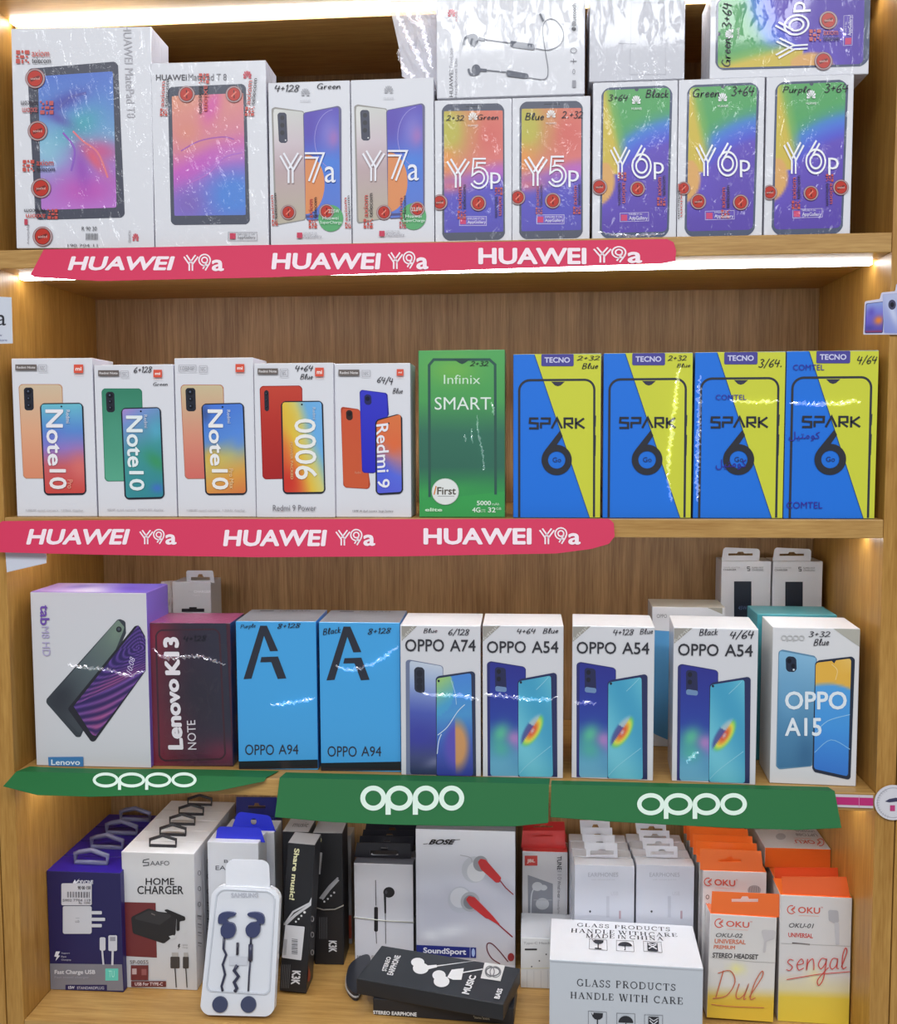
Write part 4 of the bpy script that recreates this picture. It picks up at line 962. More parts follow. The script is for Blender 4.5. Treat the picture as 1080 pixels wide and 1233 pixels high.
# ================================================================== third shelf
G3 = 'phone boxes along the front of the third shelf'
def row3(label, pl, pr, pb, pt, D, name='phone_box', cat='phone box', group=G3, **k):
    return stand(name, label, cat, group, pl, pr, pb, pt, Z3, D, **k)
YF = .024
P = lambda x, y: (x/2.7, 640+y/2.7)
# tablet box with violet top
b = row3('white tablet box with violet marbled top and two tilted tablets pictured', 44, 182, 923.5, 713.5, .07, 'tablet_box', 'tablet box', None, Y=YF+.001)
b.carton({'all': (210, 210, 214), 'top': (150, 120, 206), 'right': (124, 104, 206), 'left': (190, 190, 200)}, WRAPS)
a = Art(b.top, .0004, local=True); w = b.W/2
a.grad([(-w+.001, b.D-.001), (w-.001, b.D-.001), (w-.001, .001), (-w+.001, .001)], field([(0, (176, 140, 220)), (.4, (214, 200, 232)), (.7, (130, 110, 210)), (1, (110, 96, 206))], 10, [(.3, .6, .2, .3, 20, (110, 90, 190), .7), (.8, .4, .2, .3, -20, (96, 70, 186), .8), (.5, .2, .1, .5, 40, (226, 220, 240), .6)], .4), 30, 10)
a.build('marbled_top_print', WRAPS, b.root)
a = Art(b.front)
a.quad([P(386, 282), P(408, 292), P(410, 330), P(262, 668), P(248, 668), P(150, 556), P(152, 544)], (52, 58, 66), [4, 3, 2, 2, 3, 4, 3])
a.grad([P(384, 286), P(406, 312), P(262, 662), P(156, 548)], field([(0, (60, 66, 74)), (.5, (84, 96, 100)), (1, (116, 136, 122))], 90, [(.2, .1, .4, .2, 0, (40, 44, 54), .8), (.5, .9, .4, .1, 0, (120, 142, 124), .6)], 2), 12, 24, 2)
a.ell(*P(387, 318), 3.4, 3.6, (30, 34, 40)).ell(*P(387, 317), 1.7, 1.8, (70, 80, 90))
a.quad([P(448, 296), P(472, 340), P(474, 452), P(310, 680), P(298, 684), P(220, 576)], (30, 30, 42), [4, 2, 2, 3, 3, 3])
scr = [P(450, 306), P(473, 346), P(306, 664), P(240, 566)]
def swirl(u, v):
    d = math.hypot(u-.7, (v-.72)*2.3); t = .5+.5*math.sin(d*40+math.atan2(v-.72, u-.7)*1.5)
    c = mix((44, 28, 88), (120, 84, 176), t**3)
    c = mix(c, (196, 92, 140), .8*math.exp(-((u-.5)**2*5+(v-.1)**2*28))*t)
    return mix(c, (40, 30, 96), .35*math.exp(-((u-.3)**2+(v-.5)**2)*8))
a.grad([P(450, 304), P(474, 350), P(474, 450), P(240, 568)], swirl, 30, 40); a.grad([P(240, 567.5), P(474, 449.5), P(312, 664), P(300, 660)], lambda u, v: swirl(u*.8+.1, v*.35), 24, 24)
a.text('10:08', [P(412, 452), P(424, 404), P(440, 414), P(428, 464)], (206, 196, 226))
a.build('tablet_picture', WRAPS, b.root)
a = Art(b.front, .0012)
a.text('tab', [P(132, 238), P(162, 238), P(162, 304), P(132, 304)], (112, 76, 170), 90, .02).text('M8 HD', [P(136, 308), P(160, 308), P(166, 404), P(140, 404)], (178, 168, 206), 90)
a.quad([P(158, 732), P(272, 731), P(273, 766), P(160, 767)], (64, 124, 180)).text('Lenovo', (*P(168, 740), *P(262, 758)), (222, 234, 244), 0, .02)
a.build('lettering', WRAPS, b.root)
CR = [(b, [(82, 799), (100, 803), (130, 806), (155, 813), (175, 808)], 21)]
# dark red box
b = row3('dark red to navy film wrapped box with sideways white lettering', 182.5, 281, 921.5, 750, .066, Y=.035, rz=2.0)
b.carton({'all': (66, 28, 46), 'left': (110, 30, 50), 'right': (30, 50, 96), 'top': (150, 66, 110)}, WRAP)
a = Art(b.front)
a.grad([P(479, 299), P(735, 296), P(757, 759), P(493, 764)], field([(0, (126, 34, 52)), (.3, (84, 30, 48)), (.55, (46, 34, 52)), (1, (40, 44, 62))], 10, [(.9, .08, .4, .12, 0, (110, 36, 62), .9), (.05, .9, .3, .12, 0, (150, 40, 60), .6), (.55, .5, .4, .2, 0, (36, 34, 48), .6)], 1.7), 20, 30)
a.frame4([P(504, 318), P(716, 314), P(736, 742), P(516, 748)], 2.2, (58, 28, 42), 8)
a.build('printed_front', WRAP, b.root)
a = Art(b.front, .0011)
a.text('Lenovo', [P(536, 478), P(582, 478), P(598, 708), P(548, 708)], (232, 226, 230), -90, .045).text('K13', [P(530, 342), P(582, 342), P(588, 466), P(538, 466)], (232, 226, 230), -90, .05).text('NOTE', [P(608, 614), P(636, 612), P(640, 708), P(612, 708)], (214, 206, 212), -90, .005)
a.build('lettering', WRAP, b.root)
scribble(b, ('4+128', [P(596, 338), P(672, 336), P(672, 356), P(598, 358)]))
CR.append((b, [(184, 780), (200, 792), (240, 790), (272, 800)], 22))
# the two light blue boxes with a big A
def blue_a(label, pl, pr, pb, pt, Y, rz): return row3(label, pl, pr, pb, pt, .078, Y=Y, rz=rz)
b = blue_a('sky blue box with black A, standing next to the dark red box', 287.5, 383.2, 925, 748, .030, 2)
b.carton({'all': (72, 160, 214), 'front': (66, 164, 226), 'left': (60, 140, 206), 'right': (50, 130, 200), 'top': (128, 132, 140)}, WRAPS)
a = Art(b.front); K = (36, 40, 54)
a.poly([P(776, 747), P(1036, 741), P(1037, 770), P(777, 773)], (22, 24, 32))
a.poly([P(846, 306), P(868, 306), P(818, 478), P(792, 480)], K).poly([P(846, 306), P(868, 306), P(904, 388), P(878, 389)], K).poly([P(850, 408), P(904, 406), P(931, 477), P(903, 479), P(882, 424), P(846, 425)], K)
a.text('OPPO', (*P(797, 692), *P(891, 726)), K).text('A94', (*P(906, 692), *P(970, 724)), K)
a.build('lettering', WRAPS, b.root)
a = Art(b.top, .0004, local=True); a.rect(-b.W*.36, b.D*.82, -b.W*.18, b.D*.9, (40, 44, 52)); a.text('OPPO A94', [(-b.W*.1, b.D*.92), (b.W*.3, b.D*.92), (b.W*.3, b.D*.8), (-b.W*.1, b.D*.8)], (60, 62, 70)); a.build('top_print', WRAPS, b.root)
p = blue_a('x', 386.5, 483, 927, 753, .030, 1); b2 = b.dup(p.M, 'sky blue box with black A, standing next to the white boxes'); CR += [(b, [(326, 848), (350, 846), (380, 840)], 23), (b2, [(404, 802), (425, 806), (455, 796), (480, 778)], 24)]; bpy.data.objects.remove(p.root)
scribble(b, ('Purple', [P(782, 302), P(832, 298), P(832, 316), P(782, 320)]), ('8+128', [P(902, 298), P(978, 296), P(978, 312), P(902, 316)]))
PB = lambda x, y: (370+x/3.375, 700+y/3.375)
scribble(b2, ('Black', [PB(62, 192), PB(136, 182), PB(138, 208), PB(64, 218)]), ('8+128', [PB(246, 190), PB(342, 186), PB(342, 210), PB(246, 216)]))

# white boxes with two phones leaning on each other
P = PB
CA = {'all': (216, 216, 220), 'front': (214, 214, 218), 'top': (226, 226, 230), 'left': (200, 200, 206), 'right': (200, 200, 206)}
def corner(a, pts, t='2021'): a.poly(pts, (150, 146, 138))
b = row3('white box with silver blue phone, first of the white phone pairs', 483.2, 579, 933.5, 753, .078, Y=YF-.002, rz=.5)
b.carton(CA, WRAPS)
a = Art(b.front)
a.poly([P(383, 182), P(446, 182), P(384, 242)], (156, 152, 144)); a.text('64MP', [P(382, 226), P(430, 180), P(440, 186), P(388, 238)], (200, 198, 192))
a.quad([P(400, 322), P(414, 318), P(546, 342), P(552, 350), P(552, 786), P(402, 784)], (110, 120, 150), [3, 4, 4, 2, 0, 0])
a.grad([P(416, 322), P(550, 345), P(550, 786), P(418, 784)], field([(0, (40, 50, 84)), (.15, (60, 70, 120)), (.3, (56, 62, 150)), (.55, (74, 90, 176)), (.8, (150, 170, 210)), (1, (196, 206, 220))], 90, [(.8, .12, .4, .05, 10, (150, 150, 180), .6), (.3, .35, .4, .12, 0, (54, 60, 160), .6)]), 16, 40, 3)
a.quad([P(434, 346), P(476, 350), P(478, 450), P(462, 454), P(436, 446)], (40, 44, 60), 4)
for y in (374, 404, 430): a.ell(*P(456, y), 3.6, 4, (24, 28, 44))
a.quad([P(522, 392), P(534, 384), P(672, 364), P(682, 374), P(686, 790), P(524, 788)], (40, 50, 80), [3, 4, 4, 3, 0, 0])
def orb(u, v):
    c = ramp([(0, (50, 60, 150)), (.3, (60, 90, 180)), (.6, (74, 150, 206)), (1, (74, 136, 214))], v)
    if math.hypot(u+.05, (v-.86)*2.2) < .55: c = mix((168, 206, 110), (74, 160, 206), (1-v)*3+u*.6)
    d = math.hypot((u-.55)/.42, (v-.3)/.3); c = mix((206, 150, 96) if u > .5 else (90, 80, 180), c, max(0, (d-.55)/.45))
    return c
a.grad([P(526, 394), P(666, 372), P(674, 790), P(526, 788)], orb, 24, 48, 3); a.ell(*P(534, 404), 1.4, 1.6, (24, 30, 50)).line([P(530, 624), P(570, 590), P(610, 530), P(640, 500)], .9, (206, 224, 238), True).line([P(584, 400), P(600, 450), P(606, 500)], .7, (170, 206, 230), True).line([P(528, 700), P(534, 650), P(545, 620)], 1, (206, 222, 240), True)
a.build('phone_picture', WRAPS, b.root)
a = Art(b.front, .0011)
a.text('OPPO', (*P(398, 234), *P(556, 284)), (44, 44, 52), 0, .008).text('A74', (*P(580, 236), *P(684, 284)), (44, 44, 52), 0, .008); a.build('lettering', WRAPS, b.root)
scribble(b, ('Blue', [P(472, 190), P(530, 190), P(528, 208), P(472, 210)]), ('6/128', [P(574, 190), P(660, 192), P(660, 222), P(572, 220)]))
CR.append((b, [(508, 834), (530, 836), (556, 838), (577, 842)], 25))
def a54(label, pl, pr, pb, pt, Y, rz): return row3(label, pl, pr, pb, pt, .074, Y=Y, rz=rz)
b = a54('white box with dark blue phone, directly beside the silver blue phone box', 581.3, 677.8, 935, 753, YF-.002, .3)
b.carton(CA, WRAPS)
a = Art(b.front)
a.poly([P(713, 182), P(786, 180), P(714, 244)], (156, 152, 144)); a.text('64MP', [P(712, 228), P(768, 180), P(778, 186), P(718, 240)], (200, 198, 192))
a.quad([P(730, 332), P(744, 324), P(880, 346), P(888, 356), P(888, 790), P(733, 790)], (40, 44, 110), [3, 4, 4, 2, 0, 0])
a.grad([P(742, 328), P(886, 350), P(886, 790), P(744, 790)], field([(0, (110, 176, 206)), (.12, (100, 170, 200)), (.3, (64, 130, 176)), (.5, (40, 66, 160)), (1, (42, 46, 140))], 90, [(.3, .38, .3, .1, 20, (90, 196, 150), .9), (.7, .34, .25, .08, 0, (190, 130, 190), .9), (.3, .24, .3, .08, 0, (80, 190, 150), .6), (.85, .3, .2, .1, 0, (150, 120, 200), .7), (.8, .12, .3, .1, 0, (84, 150, 190), .7)]), 18, 44, 3)
a.quad([P(762, 346), P(806, 352), P(810, 438), P(764, 436)], (34, 38, 80), 3); a.quad([P(764, 424), P(810, 430), P(810, 450), P(764, 446)], (110, 140, 180), 2)
for y in (366, 396): a.ell(*P(778, y), 2.6, 3, (18, 20, 40))
a.quad([P(855, 406), P(868, 396), P(1006, 370), P(1014, 380), P(1016, 794), P(857, 792)], (36, 44, 90), [3, 4, 4, 3, 0, 0])
def drop(u, v):
    c = mix((66, 160, 196), (110, 196, 214), .5+.5*math.sin(u*3+v*4))
    x, y = u-.42, (v-.47)*2.5; X, Y = x*.62+y*.78, -x*.78+y*.62; d = math.hypot(X/.42, Y/.2)
    if d < 1.25:
        k = ramp([(0, (206, 214, 226)), (.25, (222, 90, 60)), (.5, (230, 150, 60)), (.75, (226, 220, 80)), (1, (120, 206, 110)), (1.25, (84, 178, 196))], d)
        if Y > .05: k = mix(k, (60, 70, 160) if X < .1 else (160, 190, 220), .85)
        c = mix(k, c, (d-.95)/.3)
    return c
a.grad([P(858, 406), P(990, 382), P(998, 794), P(858, 792)], drop, 30, 60, 3); a.ell(*P(868, 410), 1.4, 1.6, (24, 30, 50)).line([P(862, 780), P(900, 740), P(990, 668)], .6, (150, 210, 226), True).line([P(930, 440), P(960, 410), P(980, 388)], .6, (150, 210, 226), True)
a.build('phone_picture', WRAPS, b.root)
a = Art(b.front, .0011)
a.text('OPPO', (*P(730, 242), *P(888, 290)), (44, 44, 52), 0, .008).text('A54', (*P(912, 242), *P(1020, 290)), (44, 44, 52), 0, .008); a.build('lettering', WRAPS, b.root)
C = lambda x, y: (670+x/2.634, 640+y/2.634)
p = a54('x', 688, 786.2, 936.5, 754.5, YF-.001, -2.5); b2 = b.dup(p.M, 'white box with dark blue phone, second of its three'); bpy.data.objects.remove(p.root)
p = a54('x', 809.4, 908.6, 942, 755, YF-.005, -4.0); b3 = b.dup(p.M, 'white box with dark blue phone, beside the pale blue phone box at the end'); bpy.data.objects.remove(p.root)
scribble(b, ('4+64', [P(852, 192), P(928, 190), P(928, 212), P(852, 214)]), ('Blue', [P(958, 190), P(1020, 188), P(1020, 210), P(956, 212)]))
scribble(b2, ('4+128', [C(180, 308), C(246, 308), C(246, 328), C(180, 330)]), ('Blue', [C(264, 308), C(306, 306), C(306, 324), C(264, 326)])); scribble(b3, ('Black', [C(452, 308), C(512, 306), C(512, 328), C(452, 330)]), ('4/64', [C(552, 314), C(626, 310), C(626, 342), C(548, 342)]))
CR += [(b, [(583, 835), (610, 838), (640, 842), (672, 840)], 26), (b2, [(692, 846), (702, 846), (718, 847)], 27), (b3, [(826, 918), (834, 910), (840, 904)], 28)]
# pale blue phone box at the end
b = row3('white box with pale blue phone and yellow topped screen, at the right end', 926.4, 1030.5, 943.5, 756, .068, Y=YF-.003, rz=-3)
b.carton({'all': (218, 218, 220), 'top': (226, 226, 230), 'left': (206, 208, 206)}, PAPER)
P = C; a = Art(b.front)
a.poly([P(878, 308), P(966, 308), P(964, 366)], (176, 174, 164))
a.quad([P(704, 380), P(716, 374), P(818, 394), P(826, 404), P(812, 744), P(706, 754), P(696, 744)], (96, 140, 170), 3)
a.grad([P(706, 378), P(824, 400), P(810, 742), P(700, 750)], field([(0, (66, 118, 156)), (.4, (84, 138, 176)), (1, (134, 184, 216))], 90, [(.8, .1, .3, .2, 0, (54, 100, 140), .7), (.3, .6, .3, .2, 0, (110, 166, 204), .6)]), 12, 24, 3)
a.quad([P(726, 394), P(760, 398), P(762, 446), P(728, 444)], (40, 48, 66), 4).ell(*P(738, 410), 2.6, 3, (20, 24, 36)).ell(*P(750, 426), 2.4, 2.8, (20, 24, 36)).ell(*P(752, 438), 1.2, 1.2, (210, 220, 226))
a.quad([P(820, 416), P(832, 408), P(936, 396), P(946, 404), P(932, 782), P(924, 786), P(818, 762), P(811, 750)], (40, 48, 66), 3)
def yel(u, v):
    c = ramp([(0, (56, 120, 206)), (.4, (70, 150, 222)), (.75, (84, 160, 222)), (1, (90, 170, 224))], v)
    c = mix(c, (228, 178, 74), (v-(.80-.05*u-.1*(u-.5)**2))/.03)
    if u > .5: c = mix(c, (236, 200, 120), (v-.86)/.1*(u-.5))
    return c
a.grad([P(822, 416), P(934, 402), P(924, 776), P(816, 752)], yel, 22, 44, 3); a.poly([P(868, 405), P(890, 402), P(880, 418)], (40, 48, 66)).line([P(818, 640), P(860, 600), P(930, 580)], .9, (150, 200, 234), True).line([P(818, 700), P(870, 660), P(930, 690)], .9, (130, 186, 230), True).line([P(872, 420), P(890, 440), P(884, 470)], .7, (240, 214, 150), True)
a.build('phone_picture', GLOSS, b.root)
a = Art(b.front, .0011)
a.text('OPPO', (*P(724, 506), *P(920, 564)), (226, 234, 240), 0, .02).text('A15', (*P(724, 590), *P(840, 648)), (226, 234, 240), 0, .02)
a.build('lettering', GLOSS, b.root)
def oppo(a, x0, y0, x1, y1, c, w=None):
    W, H = x1-x0, y1-y0; L = lambda u, v: (x0+u*W, y0+v*H); w = w or H*.17
    for u0, u1, st in ((0, .25, 0), (.243, .505, 1), (.505, .757, 1), (.757, 1, 0)):
        cx, cy = L((u0+u1)/2, .43); rx = (u1-u0)/2*W; a.ring(cx, cy, rx, H*.43, w, c)
        if st: x, _ = L(u0, 0); a.rect(x, cy, x+w*1.05, y1, c)
a = Art(b.front, .001); oppo(a, *P(712, 328), *P(786, 348), (190, 190, 190), 1.1); a.build('small_lettering', GLOSS, b.root)
scribble(b, ('3+32', [P(798, 316), P(868, 316), P(868, 334), P(798, 334)]), ('Blue', [P(816, 340), P(864, 338), P(864, 360), P(814, 362)]))

# added ridges, shaped to catch lamp light as streaks across the film
for bx, L, sd in CR: glint_ridge(bx, L, 4.6, .0022, sd)
# -- behind the front row
zt = Z3+.1785
y0 = max(atZ(826, 731, zt).y, .105)
b = stand('phone_box', 'white box with grey corner, half hidden behind the dark blue phone boxes', 'phone box', None, 783, 870, 920, 731, Z3, .06, Y=y0, rz=-1.5)
b.carton({'all': (214, 214, 218), 'top': (200, 196, 184), 'left': (176, 178, 180)}, PAPER)
a = Art(b.front); a.quad([C(300, 312), C(420, 320), C(420, 690), C(306, 640)], (84, 150, 200), 4).text('OPPO', (*C(318, 262), *C(350, 274)), (110, 110, 116)).poly([C(478, 238), C(526, 238), C(526, 262)], (156, 152, 140)); a.build('phone_picture', PAPER, b.root)
b = stand('phone_box', 'teal topped box just behind the pale blue phone box', 'phone box', None, 908, 1003, 928, 740, Z3, .06, Y=.103, rz=-1)
b.carton({'all': (70, 150, 160), 'top': (84, 156, 164), 'front': (60, 140, 150)}, PAPER)
def slot(x0, x1, y0, y1, lift=None):
    """the hanging hole of a tab: a slot with a rise in its middle"""
    m, w, h = (x0+x1)/2, (x1-x0), (y1-y0); e = h*.45
    return [(x0, y0+e), (m-w*.16, y0+e), (m-w*.1, y0), (m+w*.1, y0), (m+w*.16, y0+e), (x1, y0+e), (x1, y1), (x0, y1)]
def tab_frame(b, y): return Frame(b.M, (0, y, 0), (1, 0, 0), (0, 0, 1), (0, -1, 0))
b = stand('charger_box', 'white hanging charger box against the back, between the phone boxes and its twin', 'charger box', 'white charger boxes at the back of the third shelf', 865, 924, 900, 675.5, Z3, .04, Y=.19)
b.carton({'all': (212, 212, 218), 'left': (176, 176, 182)}, PAPER)
a = Art(b.front); a.rect(*C(563, 158), *C(618, 300), (30, 36, 50)).text('45W', (*C(576, 236), *C(604, 248)), (90, 110, 150)).text('TRAVEL ADAPTER', (*C(529, 112), *C(582, 116)), (150, 150, 156)).text('CHARGER', (*C(529, 118), *C(570, 124)), (110, 110, 116), 0, .02)
a.strokes([([(1, 1), (0, 1), (0, .55), (1, .45), (1, 0), (0, 0)], .22)], (*C(604, 111), *C(614, 125)), (40, 40, 46)).text('SUPER FAST', (*C(620, 112), *C(656, 117)), (90, 90, 96)).text('CHARGING', (*C(620, 119), *C(656, 125)), (90, 90, 96))
a.build('printed_front', PAPER, b.root)
plate('hang_tab', tab_frame(b, .004), roundpoly([C(530, 50), C(645, 55), C(643, 94), C(523, 92)], [3, 3, 0, 0]), [slot(*C(545, 0)[:1], *C(622, 0)[:1], C(0, 64)[1], C(0, 76)[1])], .0006, PAPER, b.root, (206, 206, 212))
p = stand('charger_box', 'x', '', None, 926, 985, 900, 675.5, Z3, .04, Y=.19); b.dup(p.M, 'white hanging charger box against the back, beside the right side panel'); bpy.data.objects.remove(p.root)
Q = lambda x, y: (180+x/7.714, 670+y/7.714)
b = stand('charger_box', 'white hanging adapter box behind the dark red box', 'charger box', None, 212.5, 258.3, 900, 700.8, Z3, .045, Y=.19)
b.carton({'all': (206, 208, 214), 'right': (186, 186, 188)}, PAPER)
a = Art(b.front); a.text('Adaptor', (*Q(360, 318), *Q(410, 338)), (190, 192, 200)).text('CHARGER', (*Q(412, 314), *Q(572, 338)), (236, 238, 244), 0, .03).text('Type-C', (*Q(404, 352), *Q(470, 372)), (226, 228, 234)).rect(*Q(300, 484), *Q(510, 514), (34, 36, 44)).rect(*Q(370, 470), *Q(440, 490), (34, 36, 44)); a.build('printed_front', PAPER, b.root)
plate('hang_tab', tab_frame(b, .004), roundpoly([Q(342, 130), Q(590, 130), Q(606, 246), Q(346, 242)], [2, 2, 0, 0]), [slot(Q(386, 0)[0], Q(562, 0)[0], Q(0, 164)[1], Q(0, 222)[1])], .0006, PAPER, b.root, (200, 202, 210))
bag('plastic_bag', 'clear crinkled bag squeezed between the violet topped tablet box and the adapter box', [(194, 700), (193, 730), (192, 790), (211, 790), (211.5, 730), (211.5, 699)], .2, .02, Z3)

# ================================================================== bottom shelf
D4 = lambda x, y: (x/4, 940+y/4)
# navy chargers, four deep
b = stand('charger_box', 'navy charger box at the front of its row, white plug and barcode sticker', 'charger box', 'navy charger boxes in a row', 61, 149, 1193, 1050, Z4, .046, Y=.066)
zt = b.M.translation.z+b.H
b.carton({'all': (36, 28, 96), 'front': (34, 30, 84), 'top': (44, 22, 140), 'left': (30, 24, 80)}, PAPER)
P = D4; a = Art(b.front)
a.poly([P(241, 880), P(588, 884), P(596, 1011), P(244, 1011)], (128, 128, 138)); a.rect(*P(508, 904), *P(570, 962), (100, 206, 190)).text('TU', (*P(524, 914), *P(552, 946)), (170, 236, 220))
a.rect(*P(316, 982), *P(516, 1012), (36, 32, 84)).text('15W', (*P(330, 988), *P(360, 1002)), (220, 220, 230), 0, .03).text('STANDARDPLUG', (*P(372, 990), *P(502, 1004)), (190, 190, 206), 0, .01)
a.text('Fast Charge USB', (*P(264, 910), *P(460, 936)), (214, 214, 220), 0, .03).text('Fast travel charger', (*P(264, 940), *P(430, 954)), (160, 160, 170))
a.poly([P(352, 492), P(362, 474), P(368, 486), P(384, 470), P(366, 500)], (226, 226, 236)).text('DEVONE', (*P(376, 478), *P(450, 496)), (226, 226, 236), 0, .02)
a.rect(*P(304, 602), *P(443, 736), (204, 204, 210), 2).line([P(366, 660), P(384, 660)], .5, (150, 150, 160)).text('usb', (*P(364, 668), *P(384, 682)), (110, 110, 120))
for y in (634, 666, 696): a.rect(*P(443, y-8), *P(492 if y != 666 else 508, y+8), (206, 206, 212), .8)
a.rect(*P(482, 752), *P(510, 816), (206, 206, 214), 1.5).line([P(494, 812), P(500, 884)], 2.2, (206, 206, 214)).rect(*P(524, 742), *P(566, 818), (206, 206, 214), 1.5).line([P(545, 815), P(543, 886)], 2.6, (206, 206, 214)).rect(*P(532, 750), *P(558, 770), (150, 150, 160))
a.poly([P(272, 820), P(292, 820), P(282, 838), P(292, 840), P(270, 866), P(276, 846), P(264, 844)], (226, 226, 236))
for i, y in enumerate((824, 840, 856)): a.text(('Support', 'Fast', 'Charging')[i], (*P(298, y), *P(298+(40, 24, 46)[i], y+9)), (200, 200, 214))
a.build('printed_front', PAPER, b.root)
a = Art(b.front, .0013); a.rect(*P(298, 492), *P(444, 598), (206, 204, 210), 1.5)
for i in range(26):
    if i % 3: a.rect(*P(322+i*4.4, 532), *P(324.4+i*4.4, 560), (60, 58, 66))
a.text('90 00 150', (*P(378, 504), *P(440, 520)), (60, 60, 66), 0, .02).text('5902 7704 119', (*P(306, 566), *P(440, 578)), (90, 90, 96)).text('Rs. 1590', (*P(384, 580), *P(438, 590)), (60, 60, 66))
a.build('barcode_sticker', PAPER, b.root)
def loop(b, pts, y, r, ink, name='carry_handle'):
    f = tab_frame(b, y); L = [f.px(*q) for q in pts]
    return tube(name, [(q[0], y, max(q[1], b.H+r*.6)) for q in L], r, PLAST, b.root, ink, 6, True)
fy = .5*b.D
loop(b, [P(364, 400), P(364, 350), P(390, 342), P(440, 334), P(518, 362), P(518, 404)], fy, .0034, (116, 116, 146))
dy = b.D+.0012
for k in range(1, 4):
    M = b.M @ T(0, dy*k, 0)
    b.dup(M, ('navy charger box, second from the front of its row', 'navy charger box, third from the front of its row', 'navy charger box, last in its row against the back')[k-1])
# white chargers, five deep
b = stand('charger_box', 'white home charger box at the front of its row, maroon panel', 'charger box', 'white home charger boxes in a row', 151, 237.5, 1192, 1027, Z4, .0345, Y=.077)
b.carton({'all': (214, 212, 214), 'front': (206, 205, 206), 'top': (226, 226, 230), 'right': (200, 200, 206)}, PAPER)
a = Art(b.front)
a.poly([P(592, 584), P(750, 588), P(756, 852), P(600, 844)], (112, 44, 46))
a.strokes([([(1, 1.1), (.1, .9), (0, .55), (.9, .5), (.9, .1), (0, 0)], .14)], (*P(686, 374), *P(720, 412)), (40, 40, 46)).text('AAFO', (*P(724, 386), *P(816, 408)), (60, 60, 66))
a.text('HOME', (*P(702, 468), *P(840, 502)), (36, 34, 38), 0, .012).text('CHARGER', (*P(662, 506), *P(884, 546)), (36, 34, 38), 0, .012)
a.quad([P(632, 656), P(716, 614), P(766, 630), P(852, 640), P(846, 740), P(790, 784), P(640, 734)], (36, 34, 36), 3).quad([P(636, 662), P(716, 624), P(836, 646), P(770, 694)], (52, 50, 52), 2).quad([P(788, 622), P(806, 618), P(892, 654), P(894, 672), P(866, 676), P(866, 720), P(850, 726), P(852, 664)], (32, 30, 32), 1.5)
a.poly([P(814, 748), P(836, 742), P(852, 754), P(828, 766)], (206, 206, 206)).poly([P(868, 720), P(888, 714), P(902, 726), P(884, 738)], (206, 206, 206)).line([P(730, 638), P(748, 646)], 1.2, (120, 110, 106))
for x in (844, 896):
    w = 22 if x == 844 else 14
    a.rect(*P(x-w, 846), *P(x+w, 902), (66, 62, 60), 1).line([P(x, 902), P(x+6, 994)], 1.2, (50, 48, 48)); a.rect(*P(x-w*.7, 826), *P(x+w*.7, 846), (176, 172, 168))
a.poly([P(862, 784), P(870, 784), P(865, 794), P(870, 795), P(858, 810), P(862, 797), P(857, 797)], (50, 48, 48)).text('QUICK', (*P(880, 786), *P(906, 794)), (130, 126, 124)).text('Charge', (*P(880, 798), *P(906, 806)), (130, 126, 124))
a.text('SP-0055', (*P(628, 862), *P(716, 880)), (110, 100, 100)).rect(*P(632, 886), *P(716, 958), (112, 48, 50)).rect(*P(638, 902), *P(660, 930), (196, 170, 170)).rect(*P(684, 904), *P(708, 934), (150, 90, 90)).rect(*P(634, 962), *P(802, 990), (104, 46, 48)).text('USB For TYPE-C', (*P(652, 968), *P(786, 984)), (226, 206, 206), 0, .02)
a.build('printed_front', PAPER, b.root)
a = Art(b.right, .0005)
for y in (445, 520, 595): a.ring(*P(958, y), 2, 3, .7, (90, 90, 96))
for y in (650, 690, 730, 780): a.line([P(950, y), P(968, y+4)], 1.4, (110, 110, 116)).line([P(950, y+14), P(966, y+18)], .8, (140, 140, 146))
a.build('side_print', PAPER, b.root)
P = lambda x, y: (160+x/6, 950+y/6)
loop(b, [P(122, 414), P(124, 364), P(215, 336), P(312, 366), P(312, 416)], .018, .0022, (34, 32, 38))
for k in range(1, 5):
    b.dup(b.M @ T(0, (b.D+.0010)*k, 0), ('white home charger box, second from the front of its row', 'white home charger box, third from the front of its row', 'white home charger box, fourth from the front of its row', 'white home charger box at the back end of its row')[k-1])
# blue topped earphone boxes
E4 = lambda x, y: (180+x/4.208, 940+y/4.208)
b = stand('earphone_box', 'white box with bright blue hang tab, standing behind the blister pack', 'earphone box', 'blue topped earphone boxes', 253, 314, 1170, 1014.5, Z4, .04, Y=.10)
b.carton({'all': (214, 216, 224), 'front': (212, 214, 220), 'right': (200, 204, 210)}, PAPER)
P = E4; a = Art(b.front); a.text('BASS', (*P(378, 400), *P(470, 416)), (60, 60, 72)).text('EARPHONES', (*P(335, 430), *P(590, 452)), (60, 60, 72)); a.build('lettering', PAPER, b.root)
plate('hang_tab', tab_frame(b, .012), roundpoly([P(345, 232), P(560, 236), P(586, 312), P(334, 308)], [4, 5, 0, 0]), [[(280+3.2*math.cos(t*.7), 1003+3.2*math.sin(t*.7)) for t in range(9)]] if False else [], .0007, PAPER, b.root, (40, 50, 200))
b2 = stand('earphone_box', 'white box with a taller bright blue hang tab, second behind the blister pack', 'earphone box', 'blue topped earphone boxes', 272, 333, 1155, 1001, Z4, .04, Y=.146)
b2.carton({'all': (212, 214, 222), 'right': (206, 210, 216)}, PAPER)
plate('hang_tab', tab_frame(b2, .004), roundpoly([P(450, 156), P(610, 176), P(640, 258), P(414, 246)], [5, 5, 0, 0]), [ellpts(*P(528, 206), 3.6, 4, 14)], .0007, PAPER, b2.root, (40, 52, 206))
b3 = stand('earphone_box', 'navy box with hanging slot, at the back behind the blue topped boxes', 'earphone box', None, 285, 334, 1140, 984, Z4, .04, Y=.198)
